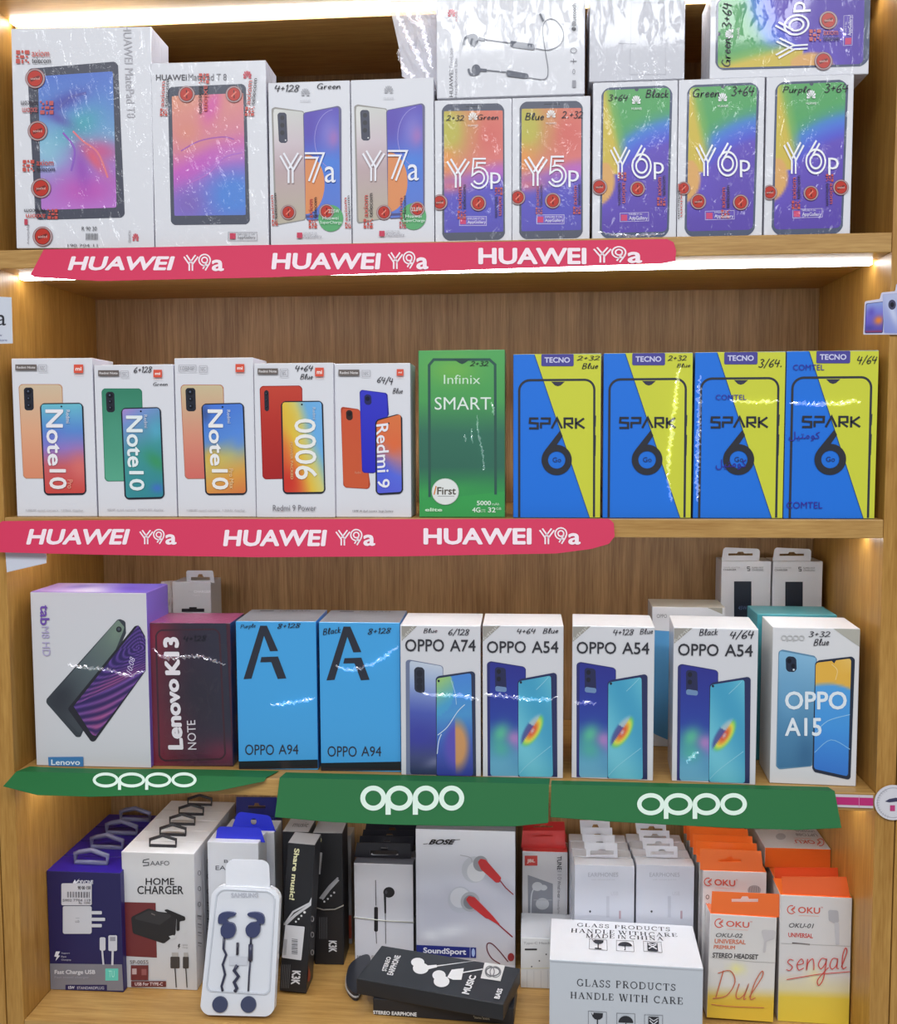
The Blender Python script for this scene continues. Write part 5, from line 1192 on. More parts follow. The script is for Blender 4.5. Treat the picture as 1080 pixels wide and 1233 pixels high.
b3.carton({'all': (30, 32, 92), 'front': (36, 40, 110)}, PAPER)
plate('hang_tab', tab_frame(b3, .003), [P(440, 82), P(645, 84), P(645, 190), P(440, 186)], [slot(P(500, 0)[0], P(588, 0)[0], P(0, 112)[1], P(0, 140)[1])], .0007, PAPER, b3.root, (32, 36, 104))
# blister pack leaning on them
W, D, H, M = place(240, 334, 1222, 1066, Z4, .012, Y=.018, rx=-11, ry=3.6, lift=.0035)
b = Box('blister_pack', 'white blister pack of wired earphones with navy ear hooks, leaning on boxes', 'earphone pack', None, W, D, H, M)
P = E4; f = b.front
plate('tray', f, roundpoly([P(318, 532), P(660, 548), P(628, 1198), P(252, 1188)], [12, 12, 10, 10], 8), [], .011, PLAST, b.root, (224, 226, 232), off=-.012)
plate('tray_rim', f, roundpoly([P(340, 546), P(640, 560), P(610, 1086), P(284, 1066)], [10, 10, 6, 6], 8), [roundpoly([P(346, 552), P(633, 566), P(604, 1080), P(290, 1060)], [9, 9, 6, 6], 8)], .0016, PLAST, b.root, (202, 206, 214), off=-.0008)
for q in ([(352, 720), (356, 676), (392, 662), (436, 668), (434, 682), (402, 692), (398, 712), (428, 722), (440, 752), (428, 786), (396, 796), (368, 780), (364, 744), (376, 722)], [(584, 720), (580, 680), (548, 664), (502, 668), (506, 684), (540, 694), (546, 712), (512, 718), (490, 744), (498, 780), (530, 792), (556, 776), (564, 742), (562, 722)]):
    plate('earbud', f, [tuple(v) for v in crom([P(*t) for t in q], 3, True)], [], .004, PLAST, b.root, (62, 68, 104), off=-.0008)
def cable(pts, r, ink, name='cable'): return tube(name, [f.p3(f.px(*p), .0012) for p in pts], r, PLAST, b.root, ink, 6)
cable([P(380, 786), P(376, 850), P(390, 880), P(372, 930), P(384, 980), P(366, 1040), P(372, 1064)], .0015, (54, 56, 78)); cable([P(516, 786), P(514, 830)], .0013, (54, 56, 78)); cable([P(514, 828), P(512, 910)], .0028, (54, 56, 80), 'remote'); cable([P(512, 910), P(506, 980), P(502, 1064)], .0011, (54, 56, 78)); cable([P(448, 820), P(446, 880)], .0016, (50, 50, 66), 'plug'); cable([P(446, 934), P(430, 960), P(452, 990), P(430, 1020), P(444, 1050), P(434, 1066)], .0022, (54, 56, 78))
for x, nm in ((358, 0), (502, 1)):
    plate('ear_tip', f, ellpts(*P(x, 1133), 9.3, 9.8, 22), [], .0022, PLAST, b.root, (66, 72, 100), off=-.0008)
a = Art(f, .0004); a.text('SAMSUNG', (*P(414, 568), *P(552, 592)), (188, 190, 200), 0, .03).rect(*P(404, 890), *P(496, 936), (206, 208, 216)); a.build('lettering', PAPER, b.root)
plate('hang_tab', Frame(M, (0, .004, 0), (1, 0, 0), (0, 0, 1), (0, -1, 0)), roundpoly([P(388, 398), P(606, 402), P(612, 552), P(388, 540)], [8, 8, 0, 0], 8), [], .0008, FROST, b.root, (230, 232, 240))

# black music boxes
J4 = lambda x, y: (310+x/8.22, 960+y/8.22)
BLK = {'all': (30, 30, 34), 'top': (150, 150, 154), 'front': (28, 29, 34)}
def music(label, pl, pr, pb, pt, Y, D, **k): return stand('earphone_box', label, 'earphone box', 'black music earphone boxes', pl, pr, pb, pt, Z4, D, Y=Y, **k)
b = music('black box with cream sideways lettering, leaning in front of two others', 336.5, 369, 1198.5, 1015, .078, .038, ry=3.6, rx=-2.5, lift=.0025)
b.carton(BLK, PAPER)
a = Art(b.front); P = J4
a.text('Share music!', [P(366, 504), P(418, 508), P(366, 1020), P(314, 1010)], (226, 222, 176), 90, .03)
P = E4
a.strokes([([(0, 0), (.4, .45), (1.1, .75), (1.3, 1)], .09), ([(.05, -.02), (.5, .3), (1.15, .66), (1.36, .9)], .14)], [P(676, 600), P(850, 590), P(850, 690), P(676, 740)], (196, 196, 200))
for i, (x, y) in enumerate(((742, 714), (756, 700), (770, 684), (786, 666))): a.ell(*P(x, y), 1.2+.3*(i == 3), 1.2+.3*(i == 3), (226, 226, 226))
for i in range(6): a.line([P(668+i*9, 930), P(660+i*9, 1050)], .5, (120, 120, 124))
a.text('K3K', [P(724, 960), P(768, 962), P(762, 1034), P(716, 1030)], (220, 220, 224), 90, .04).ell(*P(752, 1022), .1, .1, (30, 30, 30))
a.build('printed_front', PAPER, b.root)
a = Art(b.front, .0012); a.quad([P(690, 728), P(788, 738), P(770, 908), P(672, 894)], (212, 212, 216), 1)
for i in range(9): a.line([P(722+i*.0, 800+i*9), P(752, 803+i*9)], .7+.5*(i % 2), (90, 90, 96))
for i in range(4): a.line([P(686+i*4, 800), P(680+i*4, 880)], .5, (150, 150, 154))
a.build('price_sticker', PAPER, b.root)
a = Art(b.right, .0006)
for y in (700, 780, 870): a.ring(*P(822, y), 2, 3.4, .8, (206, 206, 210))
a.ell(*P(800, 985), 3, 8, (150, 40, 36)); a.build('side_print', PAPER, b.root)
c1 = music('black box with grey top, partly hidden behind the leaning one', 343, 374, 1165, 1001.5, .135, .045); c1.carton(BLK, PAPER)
a = Art(c1.top, .0004, local=True); a.text('music', [(-.008, .03), (.012, .03), (.012, .015), (-.008, .015)], (30, 30, 34)); a.build('top_print', PAPER, c1.root)
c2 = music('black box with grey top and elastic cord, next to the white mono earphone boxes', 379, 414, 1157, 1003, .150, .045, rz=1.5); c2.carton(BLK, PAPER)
a = Art(c2.front); P = E4
a.text('S', (*P(842, 286), *P(872, 312)), (226, 222, 176), 90, .03).quad([P(852, 362), P(876, 364), P(866, 474), P(842, 470)], (176, 176, 180), .5).strokes([([(0, 0), (.5, .5), (1, .9)], .1), ([(.1, -.05), (.5, .35), (1, .8)], .2)], [P(860, 500), P(962, 486), P(962, 580), P(860, 610)], (176, 176, 182))
for x, y in ((886, 612), (904, 598), (920, 582), (936, 566)): a.ell(*P(x, y), 1.2, 1.2, (220, 220, 224))
for i in range(5): a.line([P(862+i*9, 690), P(862+i*9, 800)], .5, (110, 110, 114))
a.text('K3K', [P(908, 808), P(950, 810), P(950, 868), P(908, 866)], (220, 220, 224), 90, .04); a.build('printed_front', PAPER, c2.root)
f2 = c2.front; L = [f2.px(*P(*q)) for q in ((842, 640), (880, 652), (940, 650), (984, 630))]
tube('elastic_cord', [f2.p3(q, .0012) for q in L], .0009, PLAST, c2.root, (150, 146, 138), 6)
b = stand('clear_pack', 'grey translucent pack standing in the gap beside the black music boxes', 'pack', None, 413.5, 424, 1145, 1006, Z4, .03, Y=.205); b.carton({'all': (150, 150, 156), 'top': (160, 156, 150)}, WRAP)
a = Art(b.front); a.rect(414, 1102, 424, 1130, (170, 76, 60)).line([(414, 1062), (424, 1088)], .7, (90, 88, 92)); a.build('printed_front', WRAP, b.root)

# mono earphones, four deep
F4 = lambda x, y: (400+x/4.154, 970+y/4.154); P = F4
b = stand('earphone_box', 'white mono earphone box at the front, black earbud pictured, elastic band around it', 'earphone box', 'white mono earphone boxes in a row', 427.5, 498.3, 1160, 1040, Z4, .021, Y=.161)
b.carton({'all': (40, 40, 48), 'front': (214, 214, 222), 'top': (96, 98, 108), 'left': (190, 190, 198)}, PAPER)
a = Art(b.front)
a.line([P(217, 372), P(219, 500)], .9, (70, 70, 78)).rect(*P(210, 506), *P(229, 630), (32, 32, 38), 1.5).line([P(219, 628), P(222, 690)], .8, (60, 60, 66)).ell(*P(284, 433), 6.8, 6.4, (30, 30, 36)).poly([P(258, 436), P(270, 446), P(270, 538), P(262, 538)], (34, 34, 40)).line([P(266, 538), P(268, 690)], .8, (70, 70, 76)).ell(*P(270, 432), 1.6, 2.2, (70, 70, 78))
a.text('Mono Earphone', (*P(125, 748), *P(300, 764)), (110, 110, 116)); a.build('earphone_picture', PAPER, b.root)
fb = b.front; wv = b.W/2
hh = fb.px(*P(260, 574))[1]
tube('elastic_band', [(-wv-.0008, .012, hh+.002), (-wv-.0008, -.0008, hh+.003), (0, -.0009, hh), (wv+.0008, -.0008, hh-.001), (wv+.0008, .012, hh-.001)], .0007, PLAST, b.root, (206, 206, 196), 6)
plate('hang_tab', tab_frame(b, .016), [P(124, 184), P(392, 188), P(394, 262), P(112, 256)], [slot(P(190, 0)[0], P(330, 0)[0], P(0, 205)[1], P(0, 246)[1])], .0007, PAPER, b.root, (36, 36, 44))
a = Art(tab_frame(b, .0158)); a.line([P(196, 240), P(206, 247), P(318, 250), P(330, 243)], 1.6, (206, 206, 212)); a.build('slot_edge', PAPER, b.root)
for k in range(1, 4): b.dup(b.M @ T(.0006*k, (b.D+.0008)*k, 0), ('white mono earphone box, second in its row, its black tab showing', 'white mono earphone box, third in its row, its black tab showing', 'white mono earphone box, last in its row')[k-1])
# sport earphones
b = stand('earphone_box', 'large white box with two red sport earphones pictured', 'earphone box', None, 501.5, 620.5, 1163, 999.5, Z4, .06, Y=.150)
b.carton({'all': (40, 42, 48), 'front': (208, 210, 220), 'top': (120, 124, 132), 'left': (190, 190, 198), 'right': (36, 34, 60)}, PAPER)
a = Art(b.front)
a.grad([P(418, 124), P(908, 124), P(918, 798), P(418, 798)], field([(0, (196, 194, 200)), (.5, (198, 200, 214)), (1, (214, 216, 224))], 90, [(.3, .3, .4, .2, 20, (180, 182, 198), .6), (.15, .22, .1, .04, 0, (226, 228, 234), .9), (.35, .25, .2, .05, 10, (226, 228, 234), .8), (.55, .45, .3, .06, -35, (170, 172, 188), .8), (.8, .62, .3, .05, -35, (170, 172, 188), .8)], 1.4), 24, 34)
a.ell(*P(710, 320), 15, 16, (190, 194, 204)).ell(*P(720, 330), 11, 12, (214, 216, 222)).ell(*P(742, 290), 9, 9.5, (150, 152, 160)).ell(*P(640, 470), 15, 16, (184, 188, 200)).ell(*P(640, 460), 12, 12, (208, 210, 218)).ell(*P(690, 480), 11.5, 12, (170, 172, 180)).ell(*P(690, 482), 8, 8.5, (130, 132, 140))
R1 = (198, 52, 54)
a.quad([P(728, 282), P(742, 264), P(768, 270), P(846, 360), P(838, 384), P(818, 384), P(744, 318)], R1, 2).line([P(838, 372), P(868, 410), P(906, 444)], 1.4, (150, 50, 60))
a.quad([P(668, 468), P(684, 450), P(714, 458), P(800, 546), P(792, 568), P(768, 562), P(690, 500)], R1, 2).line([P(790, 556), P(850, 610), P(902, 656)], 1.6, (150, 50, 60)).quad([P(772, 540), P(800, 546), P(850, 606), P(776, 562)], R1, 1)
a.line([P(880, 780), P(840, 730), P(800, 690), P(776, 690), P(776, 724), P(800, 764), P(840, 790)], 1.3, (110, 50, 60), True).ell(*P(894, 756), 4, 5, (150, 52, 56)).line([P(640, 246), P(690, 258), P(700, 280)], 1, (170, 172, 182), True)
a.poly([P(418, 694), P(720, 708), P(720, 760), P(418, 750)], (40, 50, 130)).line([P(690, 707), P(690, 760)], .5, (200, 206, 230)).ell(*P(706, 733), 2, 5, (170, 190, 230))
a.build('earphone_picture', PAPER, b.root)
a = Art(b.front, .0016)
a.text('SoundSport', [P(456, 706), P(670, 714), P(670, 752), P(456, 742)], (226, 228, 240), 0, .03)
a.line([P(456, 190), P(480, 188)], .7, (60, 60, 66)).text('BOSE', (*P(482, 166), *P(618, 192)), (36, 36, 42), 0, .04, .45).line([P(612, 169), P(640, 167)], .7, (60, 60, 66)); a.build('lettering', PAPER, b.root)
b = stand('earphone_box', 'dark box edge showing behind the sport earphone box', 'earphone box', None, 503, 615, 1150, 994.5, Z4, .03, Y=.222); b.carton({'all': (46, 60, 62), 'top': (70, 90, 90)}, PAPER)

# small pouch and the two black boxes lying in front
def lying(name, label, cat, group, q, z, h, shrink=1):
    TL, TR, BR, BL = [atZ(*p, z) for p in q]
    u = ((BR-BL)+(TR-TL)); u.z = 0; W = ((BR-BL).length+(TR-TL).length)/2; u.normalize()
    v = Vector((-u.y, u.x, 0)); D = ((TL-BL).dot(v)+(TR-BR).dot(v))/2; o = (BL+BR+TL+TR)/4 - v*D/2
    M = Matrix(((u.x, v.x, 0, o.x), (u.y, v.y, 0, o.y), (0, 0, 1, z-h), (0, 0, 0, 1)))
    return Box(name, label, cat, group, W, D, h, M)
I4 = lambda x, y: (330+x/3.273, 1090+y/3.273); P = I4
h2, h1 = .0205, .0195
zt = Z4+.0004+h2
b = lying('earphone_box', 'black stereo earphone box lying underneath another, its edge facing out', 'earphone box', 'black stereo earphone boxes lying in front', [(470, 1168), (632, 1182), (609, 1212), (440, 1203)], zt, h2)
b.carton({'all': (34, 35, 40), 'front': (32, 33, 38)}, PAPER)
a = Art(b.front); a.text('STEREO EARPHONE', [P(390, 414), P(562, 422), P(562, 438), P(390, 428)], (226, 226, 226), 0, .04).text('Stereo Sound', [P(784, 434), P(846, 440), P(850, 452), P(790, 446)], (190, 186, 170), 0, .03); a.build('lettering', PAPER, b.root)
b = lying('earphone_box', 'black earphone box lying on top, white earbuds pictured on it', 'earphone box', 'black stereo earphone boxes lying in front', [(455, 1138), (623, 1165), (609.6, 1211), (434, 1178.6)], zt+.0006+h1, h1)
b.carton({'all': (36, 37, 42), 'top': (46, 50, 56), 'front': (30, 31, 35)}, PAPER)
a = Art(b.top, .0004); Wt = (226, 226, 228)
a.ell(*P(566, 226), 8, 5.4, Wt).ell(*P(578, 250), 9.5, 6.8, Wt).poly([P(594, 240), P(640, 236), P(642, 246), P(600, 256)], Wt).line([P(636, 242), P(796, 218)], 1.4, Wt)
a.ell(*P(650, 278), 8, 6, Wt).ell(*P(660, 302), 9.5, 7, Wt).poly([P(682, 286), P(700, 256), P(748, 250), P(738, 296), P(706, 296)], Wt).line([P(742, 268), P(822, 254)], 1.4, Wt)
a.quad([P(830, 228), P(912, 236), P(892, 302), P(814, 290)], (214, 214, 214)).ring(*P(862, 264), 9, 6, 1.6, (90, 92, 96)).ring(*P(850, 264), 6, 7, 1.2, (110, 112, 116)).ring(*P(872, 266), 7, 7, 1.2, (120, 122, 126))
a.text('EARPHONE', [P(500, 198), P(470, 280), P(442, 276), P(476, 198)], Wt, 180, .03) if False else a.text('EARPHONE', [P(444, 276), P(476, 200), P(500, 202), P(468, 280)], Wt, 0, .03)
a.text('STEREO', [P(424, 262), P(444, 206), P(462, 208), P(442, 264)], Wt, 0, .03).text('MUSIC', [P(738, 350), P(772, 278), P(798, 282), P(768, 356)], Wt, 0, .04).text('BASS', [P(866, 370), P(882, 330), P(902, 334), P(888, 374)], Wt, 0, .04)
a.build('printed_top', PAPER, b.root)
r = thing('earphone_pouch', 'small black zipped pouch with pale piping behind the lying black boxes', 'pouch', T(atZ(430, 1185, Z4).x, atZ(430, 1185, Z4).y, Z4+.0004)); fr = Frame(r.matrix_world, (0, 0, .007), (1, 0, 0), (0, 1, 0), (0, 0, 1))
ol = [tuple(v) for v in crom([(417, 1186), (420, 1166), (432, 1155), (443, 1152), (446, 1160), (440, 1176), (434, 1190), (431, 1198), (424, 1197)], 5, True)]
plate('pouch_shell', fr, ol, [], .010, PLAST, r, (44, 46, 54), off=-.0068)
tube('piping', [fr.p3(fr.px(*q), -.002) for q in ol], .0014, PLAST, r, (170, 168, 166), 6, True)

# red topped earphone boxes
G4 = lambda x, y: (610+x/4.32, 970+y/4.32); P = G4
b = stand('earphone_box', 'white earphone box with red wrapped top and grey window, above the small charger carton', 'earphone box', 'red topped earphone boxes', 628.5, 683, 1150, 1025.3, Z4, .030, Y=.188)
b.carton({'all': (206, 206, 212), 'front': (214, 212, 216), 'top': (204, 60, 56), 'right': (110, 112, 122), 'left': (90, 92, 104)}, WRAP)
a = Art(b.front)
a.rect(*P(94, 260), *P(160, 312), (206, 52, 44)).text('JBL', (*P(106, 278), *P(148, 300)), (240, 214, 206), 0, .03)
a.poly([P(110, 360), P(240, 406), P(240, 640), P(112, 640)], (142, 144, 154)).ell(*P(160, 420), 6.4, 5.4, (206, 208, 212)).ell(*P(192, 426), 4.4, 3.4, (206, 208, 212)).line([P(146, 424), P(130, 460), P(126, 540), P(128, 640)], 1.4, (206, 210, 216), True).ell(*P(186, 510), 8, 7, (196, 198, 204)).line([P(140, 490), P(236, 490)], .8, (176, 178, 186))
a.text('TUNE', [P(262, 262), P(286, 262), P(286, 334), P(262, 334)], (70, 70, 78), 90, .02).text('110', [P(264, 340), P(286, 340), P(286, 384), P(264, 384)], (160, 160, 168), 90).text('Wired in-ear', [P(264, 390), P(282, 390), P(282, 480), P(264, 480)], (90, 90, 98), 90).text('headphones', [P(262, 490), P(276, 490), P(276, 600), P(262, 600)], (140, 140, 146), 90)
a.build('printed_front', WRAP, b.root)
plate('hang_tab', tab_frame(b, .012), [P(84, 130), P(300, 130), P(308, 226), P(74, 228)], [slot(P(134, 0)[0], P(240, 0)[0], P(0, 146)[1], P(0, 160)[1])], .0007, WRAP, b.root, (206, 54, 52))
b.dup(b.M @ T(.001, .0312, 0), 'white earphone box with red wrapped top, second in its row at the back')
# small charger carton
b = stand('charger_box', 'small plain white carton with fine print, standing left of the glass products carton', 'charger box', None, 627, 690, 1190, 1130, Z4, .066, Y=.1135)
b.carton({'all': (204, 204, 206), 'top': (196, 198, 204), 'front': (210, 210, 210)}, PAPER)
a = Art(b.front); a.text('Type-C Headset', (*P(88, 708), *P(250, 724)), (140, 140, 144)).rect(*P(94, 743), *P(158, 752), (44, 44, 48)).line([P(66, 846), P(240, 844)], .6, (214, 206, 160))
for x in (70, 106, 142, 178, 214): a.line([P(x, 856), P(x, 946)], .5, (182, 182, 186))
for x, y in ((130, 836), (170, 806), (206, 772)): a.ell(*P(x, y), .9, .9, (60, 60, 64))
a.build('lettering', PAPER, b.root)
# plain white earphone boxes, two rows of four
def plain_ear(label, pl, pr, Y, tabq, sl):
    b = stand('earphone_box', label, 'earphone box', 'plain white earphone boxes in two rows', pl, pr, 1160, 1042, Z4, .0235, Y=Y)
    b.carton({'all': (200, 202, 212), 'front': (198, 200, 211), 'top': (206, 208, 216), 'right': (150, 152, 162)}, PAPER)
    x0 = pl-3; d = (x0-688)
    P = lambda x, y: (G4(x, y)[0]+d, G4(x, y)[1]); a = Art(b.front); g = (160, 162, 174)
    a.text('EARPHONES', (*P(424, 348), *P(580, 370)), g).text('with remote and mic', (*P(440, 380), *P(564, 388)), (176, 178, 188)).ell(*P(434, 550), 1.2, 1.4, (50, 52, 60)).rect(*P(584, 546), *P(594, 588), (176, 150, 160)).rect(*P(518, 470), *P(534, 580), (186, 188, 200)).text('USB', (*P(542, 446), *P(580, 466)), (186, 188, 198)); a.build('lettering', PAPER, b.root)
    plate('hang_tab', tab_frame(b, .0195), tabq, [slot(*sl)], .0006, PAPER, b.root, (210, 211, 220))
    return b
L8 = lambda x, y: (680+x/6.75, 980+y/6.75)
b = plain_ear('plain white earphone box, front of the row beside the red topped boxes', 691, 763, .118, [L8(168, 232), L8(426, 236), L8(430, 352), L8(176, 350)], (L8(208, 0)[0], L8(396, 0)[0], L8(0, 268)[1], L8(0, 330)[1]))
for k in range(1, 4): b.dup(b.M @ T(-.0012*k, .0245*k, 0), ('plain white earphone box, second in the row beside the red topped boxes', 'plain white earphone box, third in the row beside the red topped boxes', 'plain white earphone box, last in the row beside the red topped boxes')[k-1])
b = plain_ear('plain white earphone box, front of the row beside the orange topped boxes', 765, 834.5, .118, [L8(650, 256), L8(912, 262), L8(918, 354), L8(662, 348)], (L8(694, 0)[0], L8(884, 0)[0], L8(0, 284)[1], L8(0, 330)[1]))
for k in range(1, 4): b.dup(b.M @ T(-.0014*k, .0245*k, 0), ('plain white earphone box, second in the row beside the orange topped boxes', 'plain white earphone box, third in the row beside the orange topped boxes', 'plain white earphone box, last in the row beside the orange topped boxes')[k-1])
# glass products carton
b = stand('glass_products_carton', 'white carton printed with glass products handle with care, at the shelf edge', 'carton', None, 661, 845, 1264, 1160.5, Z4, .099, Y=.010, rz=-2.2)
b.carton({'all': (206, 209, 215), 'top': (222, 224, 230), 'front': (200, 205, 212)}, PAPER)
P = G4; a = Art(b.front)
K = (36, 38, 46)
a.serif('GLASS', [P(366, 900), P(538, 908), P(538, 948), P(366, 938)], K).serif('PRODUCTS', [P(568, 908), P(878, 926), P(878, 964), P(568, 948)], K)
a.serif('HANDLE', [P(332, 966), P(556, 976), P(556, 1014), P(332, 1002)], K).serif('WITH', [P(584, 978), P(734, 986), P(734, 1024), P(584, 1016)], K).serif('CARE', [P(766, 988), P(916, 996), P(916, 1034), P(766, 1026)], K)
def goblet(a, Q):
    a.poly([Q(.16, .08), Q(.8, .08), Q(.78, .3), Q(.64, .42), Q(.5, .44), Q(.36, .42), Q(.24, .3)], K).line([Q(.5, .42), Q(.5, .86)], 1.4, K).line([Q(.32, .88), Q(.68, .88)], 1.2, K).poly([Q(.16, .06), Q(.3, .06), Q(.26, .2)], (210, 212, 218))
def brolly(a, Q):
    a.poly([Q(.5+.4*math.cos(rad(t)), .5-.36*math.sin(rad(t))) for t in range(0, 181, 12)], K).line([Q(.5, .5), Q(.5, .84), Q(.44, .88)], .9, K)
def crossed(a, Q):
    a.poly([Q(.22, .1), Q(.78, .1), Q(.78, .9), Q(.22, .9)], K).line([Q(.28, .3), Q(.72, .7)], 1.2, (214, 216, 222)).line([Q(.72, .3), Q(.28, .7)], 1.2, (214, 216, 222)).line([Q(.25, .16), Q(.5, .32), Q(.75, .16)], 1, (214, 216, 222))
def icon(a, q, fn):
    TL, TR, BR, BL = [Vector(p) for p in q]; Q = lambda u, v: tuple((TL*(1-u)+TR*u)*(1-v)+(BL*(1-u)+BR*u)*v)
    a.frame4([tuple(TL), tuple(TR), tuple(BR), tuple(BL)], .45, (96, 98, 106)); fn(a, Q)
icon(a, [P(424, 1066), P(520, 1072), P(520, 1170), P(424, 1164)], goblet); icon(a, [P(572, 1076), P(668, 1080), P(668, 1178), P(572, 1174)], brolly); icon(a, [P(716, 1084), P(812, 1088), P(812, 1186), P(716, 1182)], crossed)
a.line([P(222, 806), P(1022, 854)], .5, (176, 180, 188))
a.build('lettering', PAPER, b.root)
a = Art(b.top, .0004)
a.serif('GLASS', [P(368, 612), P(532, 620), P(532, 640), P(366, 630)], K).serif('PRODUCTS', [P(562, 622), P(848, 634), P(850, 656), P(562, 642)], K)
a.serif('HANDLE', [P(336, 640), P(560, 650), P(560, 672), P(334, 662)], K).serif('WITH', [P(580, 652), P(726, 660), P(728, 680), P(580, 672)], K).serif('CARE', [P(738, 660), P(884, 666), P(888, 686), P(740, 682)], K)
a.serif('MADE', [P(412, 668), P(560, 674), P(560, 694), P(410, 690)], K).serif('IN', [P(578, 676), P(622, 678), P(622, 698), P(578, 694)], K).serif('CHINA', [P(640, 678), P(814, 686), P(818, 706), P(640, 698)], K)
icon(a, [P(430, 694), P(522, 702), P(524, 758), P(428, 750)], goblet); icon(a, [P(570, 704), P(660, 708), P(664, 766), P(570, 760)], brolly); icon(a, [P(710, 710), P(804, 714), P(810, 770), P(712, 764)], crossed)
a.build('top_lettering', PAPER, b.root)

# orange topped headset boxes
H4 = lambda x, y: (810+x/4, 930+y/4); P = H4
OR = (232, 110, 40); RD = (206, 84, 66)
def oku(a, f):
    """arrow-in-a-ring mark and the three letters; f maps 0..1 over the mark's box"""
    cx, cy = f(.115, .5); x0 = f(0, .5)[0]; r = cx-x0
    a.line([(cx+r*math.cos(rad(t))*1.0, cy+r*1.0*math.sin(rad(t))) for t in range(55, 306, 14)], r*.26, RD).line([(cx+r*.9, cy-r*.8), (cx, cy), (cx+r*.9, cy+r*.8)], r*.26, RD)
    a.line([(cx+r*.3, cy), (cx+r*.9, cy-r*.4)], r*.2, RD)
    a.text('OKU', [f(.3, .1), f(.93, .14), f(.93, .92), f(.3, .88)], RD, 0, .02).line([f(.32, 1.18), f(.9, 1.22)], .5, (226, 160, 140)); a.text('TM', [f(.94, 0), f(1, 0), f(1, .2), f(.94, .2)], RD)
def quadmap(q):
    TL, TR, BR, BL = [Vector(p) for p in q]; return lambda u, v: tuple((TL*(1-u)+TR*u)*(1-v)+(BL*(1-u)+BR*u)*v)
def headset_box(label, pl, pr, pb, pt, D, Y, grp='orange topped headset boxes', **k):
    b = stand('headset_box', label, 'headset box', grp, pl, pr, pb, pt, Z4, D, Y=Y, **k)
    b.carton({'all': (214, 210, 206), 'front': (208, 206, 206), 'top': OR, 'right': (206, 200, 196), 'left': (206, 200, 200)}, WRAPS)
    return b
b = headset_box('orange topped headset box, front of the deep row, behind the pen marked one', 844, 920, 1200, 1049, .021, .098)
a = Art(b.front); oku(a, quadmap([P(152, 506), P(312, 514), P(312, 552), P(152, 546)]))
for i, (y, t, c) in enumerate(((600, 'O', (90, 84, 84)), (640, 'U', RD), (680, 'P', RD), (730, 'S', (90, 84, 84)))): a.text(t, (*P(158, y-12), *P(176, y+10)), c, 0, .02)
a.ell(*P(392, 566), 8, 6, (160, 158, 160))
for i in range(5): a.line([P(372+i*10, 548), P(366+i*12, 574)], .5, (110, 108, 112))
a.build('printed_front', WRAPS, b.root)
plate('hang_tab', tab_frame(b, .0006), [P(132, 368), P(426, 380), P(438, 490), P(132, 470)], [slot(P(218, 0)[0], P(330, 0)[0], P(0, 406)[1], P(0, 432)[1])], .0007, WRAPS, b.root, OR, off=-.001)
for k in range(1, 6): b.dup(b.M @ T(-.0006*k, .0222*k, 0), ['orange topped headset box, %s from the front of the deep row' % t for t in ('second', 'third', 'fourth', 'fifth')][k-1] if k < 5 else 'orange topped headset box, last of the deep row')
b = headset_box('orange topped headset box leaning at the shelf edge, short pen word above yellow', 850.5, 931, 1230, 1102, .03, .058, rx=-4, ry=1.8, lift=.0032)
a = Art(b.front)
a.grad([P(186, 690), P(514, 706), P(482, 1203), P(160, 1192)], field([(0, (226, 190, 60)), (.22, (222, 186, 60)), (.28, (218, 206, 160)), (.34, (216, 214, 210)), (1, (206, 202, 200))], 90, [(.42, .5, .12, .06, 0, (232, 226, 130), .8)]), 10, 30)
oku(a, quadmap([P(204, 706), P(382, 716), P(380, 752), P(202, 744)]))
a.text('OKU-02', [P(208, 772), P(336, 776), P(334, 796), P(206, 792)], (90, 88, 90), 0, .015, .2).text('UNIVERSAL', [P(202, 800), P(352, 806), P(350, 828), P(200, 822)], (206, 116, 84), 0, .03).text('PREMIUM', [P(198, 830), P(300, 834), P(298, 852), P(196, 848)], (206, 116, 84), 0, .03).text('STEREO HEADSET', [P(192, 866), P(412, 876), P(410, 900), P(190, 890)], (60, 56, 58), 0, .03)
a.line([P(182, 890), P(400, 912), P(504, 916)], .5, (170, 166, 164)).quad([P(424, 756), P(494, 760), P(490, 800), P(450, 812), P(446, 868), P(434, 868), P(440, 810)], (190, 186, 188), 2)
a.build('printed_front', WRAPS, b.root)
a = Art(b.front, .0026); a.strokes([(l, .035) for l in hand_strokes('Dul')], [P(198, 946), P(440, 950), P(400, 1104), P(190, 1086)], (196, 106, 76)); a.line([P(184, 1112), P(280, 1122), P(438, 1128)], .9, (196, 106, 76), True); a.build('handwriting', PAPER, b.root, 'orange pen writing')
plate('hang_tab', tab_frame(b, .001), [P(190, 574), P(518, 588), P(516, 700), P(184, 682)], [slot(P(284, 0)[0], P(412, 0)[0], P(0, 598)[1], P(0, 626)[1])], .0007, WRAPS, b.root, (226, 104, 36), off=-.0014)
b = headset_box('orange topped headset box by the side panel, long red pen word above yellow', 936, 1022, 1232, 1079, .045, .0632, rz=-2)
a = Art(b.front)
a.grad([P(524, 594), P(858, 606), P(850, 1214), P(502, 1203)], field([(0, (230, 206, 70)), (.2, (228, 204, 74)), (.26, (222, 214, 170)), (.4, (216, 214, 214)), (1, (208, 206, 206))], 90, [(.5, .38, .12, .08, 0, (236, 230, 170), .8)]), 10, 30)
oku(a, quadmap([P(552, 640), P(722, 646), P(720, 684), P(552, 680)]))
a.text('OKU-01', [P(560, 724), P(680, 728), P(678, 750), P(558, 746)], (90, 88, 90), 0, .015, .2).text('UNIVERSAL', [P(556, 770), P(674, 776), P(674, 798), P(556, 792)], (206, 84, 76), 0, .03).line([P(574, 820), P(660, 828)], 1.6, (100, 90, 90)).line([P(520, 822), P(856, 836)], .5, (176, 174, 172))
